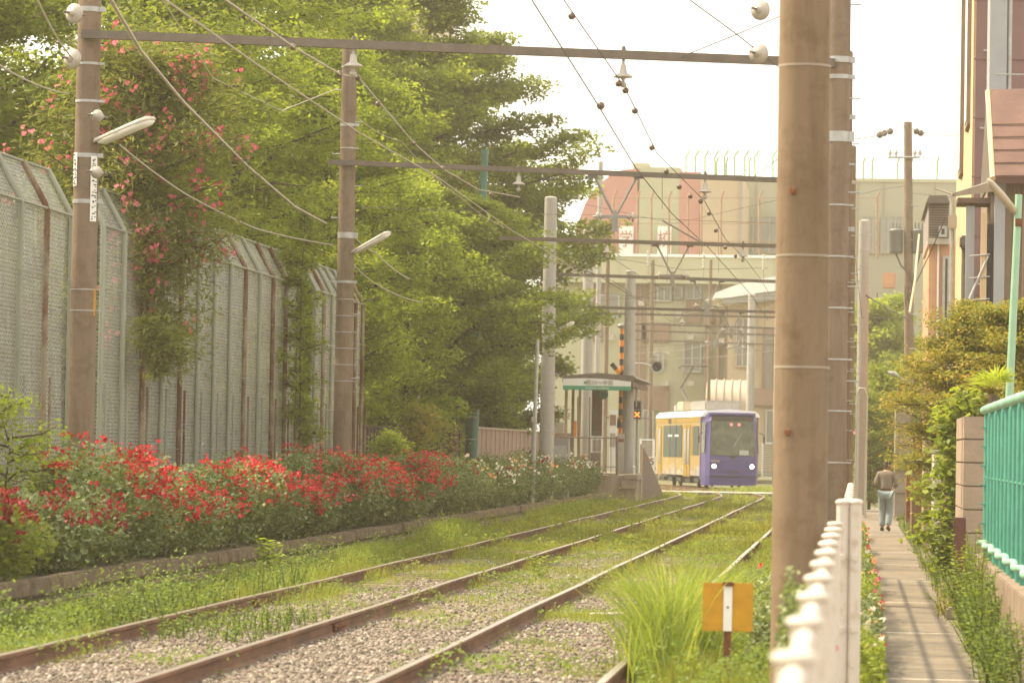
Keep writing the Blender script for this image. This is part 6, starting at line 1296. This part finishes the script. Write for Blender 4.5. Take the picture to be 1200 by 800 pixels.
# ================================================================== BALLAST
g = np.random.default_rng(17)
bm = bmesh.new(); bmesh.ops.create_icosphere(bm, subdivisions=1, radius=1); bv = np.array([v.co[:] for v in bm.verts]); bf = np.array([[v.index for v in f.verts] for f in bm.faces]); bm.free()
n = 85000; u = g.uniform(0, 1, n); y = 1 / (1 / 21. + (1 / 62. - 1 / 21.) * u); x = g.uniform(-7.3, -.6, n); c = cover(x, y); k = (g.uniform(0, 1, n) > c * 1.15); x, y = x[k], y[k]
rf = np.minimum.reduce([np.abs(x - r) for r in (-5.915, -4.485, -3.045, -1.615)]); k = rf > .055; x, y = x[k], y[k]; n = len(x)
S = .0045 + .0085 * g.random((n, 1, 1)) ** 1.7 * 2 * g.uniform(.65, 1.3, (n, 1, 3)); 
q_ = rand_unit(n, g); ang = g.uniform(0, 6.28, n); Kx = np.zeros((n, 3, 3)); Kx[:, 0, 1] = -q_[:, 2]; Kx[:, 0, 2] = q_[:, 1]; Kx[:, 1, 0] = q_[:, 2]; Kx[:, 1, 2] = -q_[:, 0]; Kx[:, 2, 0] = -q_[:, 1]; Kx[:, 2, 1] = q_[:, 0]
Rm = np.eye(3) + np.sin(ang)[:, None, None] * Kx + (1 - np.cos(ang))[:, None, None] * (Kx @ Kx)
vv = (bv[None] * (1 + g.uniform(-.18, .18, (n, len(bv), 1)))) * S; vv = np.einsum('nij,nvj->nvi', Rm, vv); vv += np.stack([x, y, -.132 + g.uniform(-.004, .012, n)], 1)[:, None]
Fa = (bf[None] + (np.arange(n) * len(bv))[:, None, None]).reshape(-1, 3)
m, nt, bs, out = newmat('ballast_stone'); at = node(nt, 'ShaderNodeAttribute', attribute_name='rnd'); nt.links.new(ramp(nt, at.outputs['Fac'], [(0, (.075, .06, .045)), (.45, (.19, .155, .12)), (.85, (.28, .24, .195)), (1, (.46, .41, .35))]), bs.inputs['Base Color']); bs.inputs['Roughness'].default_value = .9
o = fast('ballast', vv.reshape(-1, 3), Fa, m, np.repeat(g.uniform(0, 1, n), len(bf))); o['kind'] = 'stuff'
# ================================================================== THE WALKING MAN
def skin_mesh(name, verts, edges, radii, m, parent, sub=2, root=0):
    me = bpy.data.meshes.new(name); me.from_pydata(verts, edges, []); o = bpy.data.objects.new(name, me); COL.objects.link(o)
    o.modifiers.new('s', 'SKIN'); sl_ = me.skin_vertices[0].data
    for i, r_ in enumerate(radii): sl_[i].radius = r_ if isinstance(r_, tuple) else (r_, r_); sl_[i].use_root = (i == root)
    md = o.modifiers.new('d', 'SUBSURF'); md.levels = sub; md.render_levels = sub
    dg = bpy.context.evaluated_depsgraph_get(); nm = bpy.data.meshes.new_from_object(o.evaluated_get(dg)); bpy.data.objects.remove(o)
    nm.materials.clear(); nm.materials.append(m)
    for p_ in nm.polygons: p_.use_smooth = True
    q = obj(name, nm, parent); return q
c = P(1038, 619, 79); man = thing('person', 'man in flat cap, grey shirt and pale blue jeans walking away along the footpath', 'person', (c.x, 79, -.25), R(-8))
Mt['shirt'] = mat('grey_brown_shirt', (.26, .225, .19), .9, .2, 9, bmp=.3); Mt['jeans'] = mat('pale_blue_jeans', (.27, .34, .37), .9, .2, 9, bmp=.3); Mt['cap'] = mat('dark_cap', (.05, .045, .045), .8, .2, 9); Mt['shoe'] = mat('dark_shoe', (.06, .045, .035), .6, .2, 9); Mt['hair'] = mat('dark_grey_hair', (.10, .09, .08), .9, .2, 30)
# walks toward +y; body (one continuous figure)
J = dict(pel=(0, 0, .88), wst=(0, 0, 1.02), chs=(0, .03, 1.20), shc=(0, .04, 1.32), nck=(0, .05, 1.40), hd=(.01, .075, 1.50), hdt=(.01, .07, 1.57),
 shl=(-.17, .03, 1.31), ell=(-.25, -.02, 1.08), wrl=(-.14, .18, .98), hnl=(-.09, .24, .98), shr=(.17, .03, 1.31), elr=(.24, .0, 1.07), wrr=(.14, .19, .99), hnr=(.09, .25, .98),
 hpl=(-.085, 0, .84), knl=(-.09, .06, .46), anl=(-.085, -.02, .09), tol=(-.085, .12, .035), hpr=(.085, 0, .84), knr=(.085, .03, .45), anr=(.07, -.13, .12), tor=(.075, -.01, .04))
ks = list(J); E = [('pel', 'wst'), ('wst', 'chs'), ('chs', 'shc'), ('shc', 'nck'), ('nck', 'hd'), ('hd', 'hdt'), ('shc', 'shl'), ('shl', 'ell'), ('ell', 'wrl'), ('wrl', 'hnl'), ('shc', 'shr'), ('shr', 'elr'), ('elr', 'wrr'), ('wrr', 'hnr'), ('pel', 'hpl'), ('hpl', 'knl'), ('knl', 'anl'), ('anl', 'tol'), ('pel', 'hpr'), ('hpr', 'knr'), ('knr', 'anr'), ('anr', 'tor')]
Rd = dict(pel=(.14, .10), wst=(.13, .10), chs=(.15, .11), shc=(.12, .09), nck=.052, hd=(.075, .09), hdt=(.065, .08), shl=.055, ell=.040, wrl=.028, hnl=.032, shr=.055, elr=.040, wrr=.028, hnr=.032, hpl=.085, knl=.055, anl=.038, tol=.03, hpr=.085, knr=.055, anr=.038, tor=.03)
skin_mesh('body', [J[k_] for k_ in ks], [(ks.index(a_), ks.index(b_)) for a_, b_ in E], [Rd[k_] for k_ in ks], Mt['skinm'], man)
def sub_skin(nm, keys, grow, m, over={}):
    kk = [k_ for k_ in keys]; v = [over.get(k_, J[k_]) for k_ in kk]; e = [(kk.index(a_), kk.index(b_)) for a_, b_ in E if a_ in kk and b_ in kk]; r_ = [tuple(x_ + grow for x_ in (Rd[k_] if isinstance(Rd[k_], tuple) else (Rd[k_],) * 2)) for k_ in kk]; return skin_mesh(nm, v, e, r_, m, man)
sub_skin('shirt', ['pel', 'wst', 'chs', 'shc', 'shl', 'ell', 'wrl', 'shr', 'elr', 'wrr', 'nck'], .018, Mt['shirt'], {'nck': (0, .05, 1.375), 'pel': (0, 0, .92), 'wrl': (-.17, .14, 1.0), 'wrr': (.17, .15, 1.01)})
sub_skin('jeans', ['pel', 'hpl', 'knl', 'anl', 'hpr', 'knr', 'anr'], .033, Mt['jeans'])
for s_, a_ in (('left', J['anl']), ('right', J['anr'])):
    q = MB(); q.tube([(a_[0], a_[1] - .05, .045 + (a_[2] - .09)), (a_[0], a_[1] + .04, .05 + (a_[2] - .09) * .6), (a_[0], a_[1] + .17, .035)], [.042, .048, .035], 10); q.build('shoe', Mt['shoe'], man)
# head details: ear, nose, hair, cap (head turned to the right)
hd = MB(); hc_ = Vector((.01, .075, 1.515))
q = MB(); vs = [];
for i in range(7):
    a_ = -math.pi / 2 * .15 + math.pi / 2 * 1.15 * i / 6
    for k in range(16):
        b_ = 2 * math.pi * k / 16; vs.append((hc_.x + math.cos(b_) * .092 * math.cos(a_), hc_.y + math.sin(b_) * .105 * math.cos(a_), hc_.z + .045 + .075 * math.sin(a_)))
q.add(vs, [(i * 16 + k, i * 16 + (k + 1) % 16, (i + 1) * 16 + (k + 1) % 16, (i + 1) * 16 + k) for i in range(6) for k in range(16)] + [tuple(range(16))], True); q.add([(hc_.x + .05, hc_.y - .05, hc_.z + .045), (hc_.x + .15, hc_.y - .03, hc_.z + .028), (hc_.x + .165, hc_.y + .04, hc_.z + .022), (hc_.x + .14, hc_.y + .1, hc_.z + .028), (hc_.x + .03, hc_.y + .1, hc_.z + .045)], [(0, 1, 2, 3, 4)]); q.build('cap', Mt['cap'], man)
q = MB(); q.lathe([(0, -.05), (.05, -.045), (.084, 0), (.088, .04), (.07, .06), (0, .07)], (hc_.x - .012, hc_.y - .012, hc_.z - .0), 14); q.build('hair', Mt['hair'], man)
q = MB(); q.tube([(hc_.x + .085, hc_.y + .05, hc_.z + .01), (hc_.x + .115, hc_.y + .06, hc_.z - .02), (hc_.x + .085, hc_.y + .055, hc_.z - .035)], [.012, .014, .01], 6); q.tube([(hc_.x + .03, hc_.y - .085, hc_.z + .02), (hc_.x + .036, hc_.y - .09, hc_.z - .03)], [.016, .012], 6)
for k in (0, 1): q.lathe([(0, -.008), (.008, 0), (0, .008)], (hc_.x + .085, hc_.y + .02 + .05 * k, hc_.z + .012), 6)
q.build('face_detail', Mt['skinm'], man)
for s_ in (-1, 1):
    hp = Vector(J['hnl' if s_ < 0 else 'hnr'])
    for f_ in range(5):
        q = MB(); o_ = Vector((-.0 - s_ * .0, 0, .03 - f_ * .017)); L1 = (.04, .05, .055, .05, .04)[f_] * .8; dx = -s_ * (1 if f_ else .3); q.tube([hp + o_, hp + o_ + Vector((dx * L1 * .6, L1 * .6, .0)), hp + o_ + Vector((dx * L1 * 1.3, L1 * .5, -.012))], [.010, .009, .007], 6); q.build('finger', Mt['skinm'], man)
q = MB(); q.box((0, -.09, .955), (.26, .03, .035), bev=.008); q.build('belt', Mt['shoe'], man)
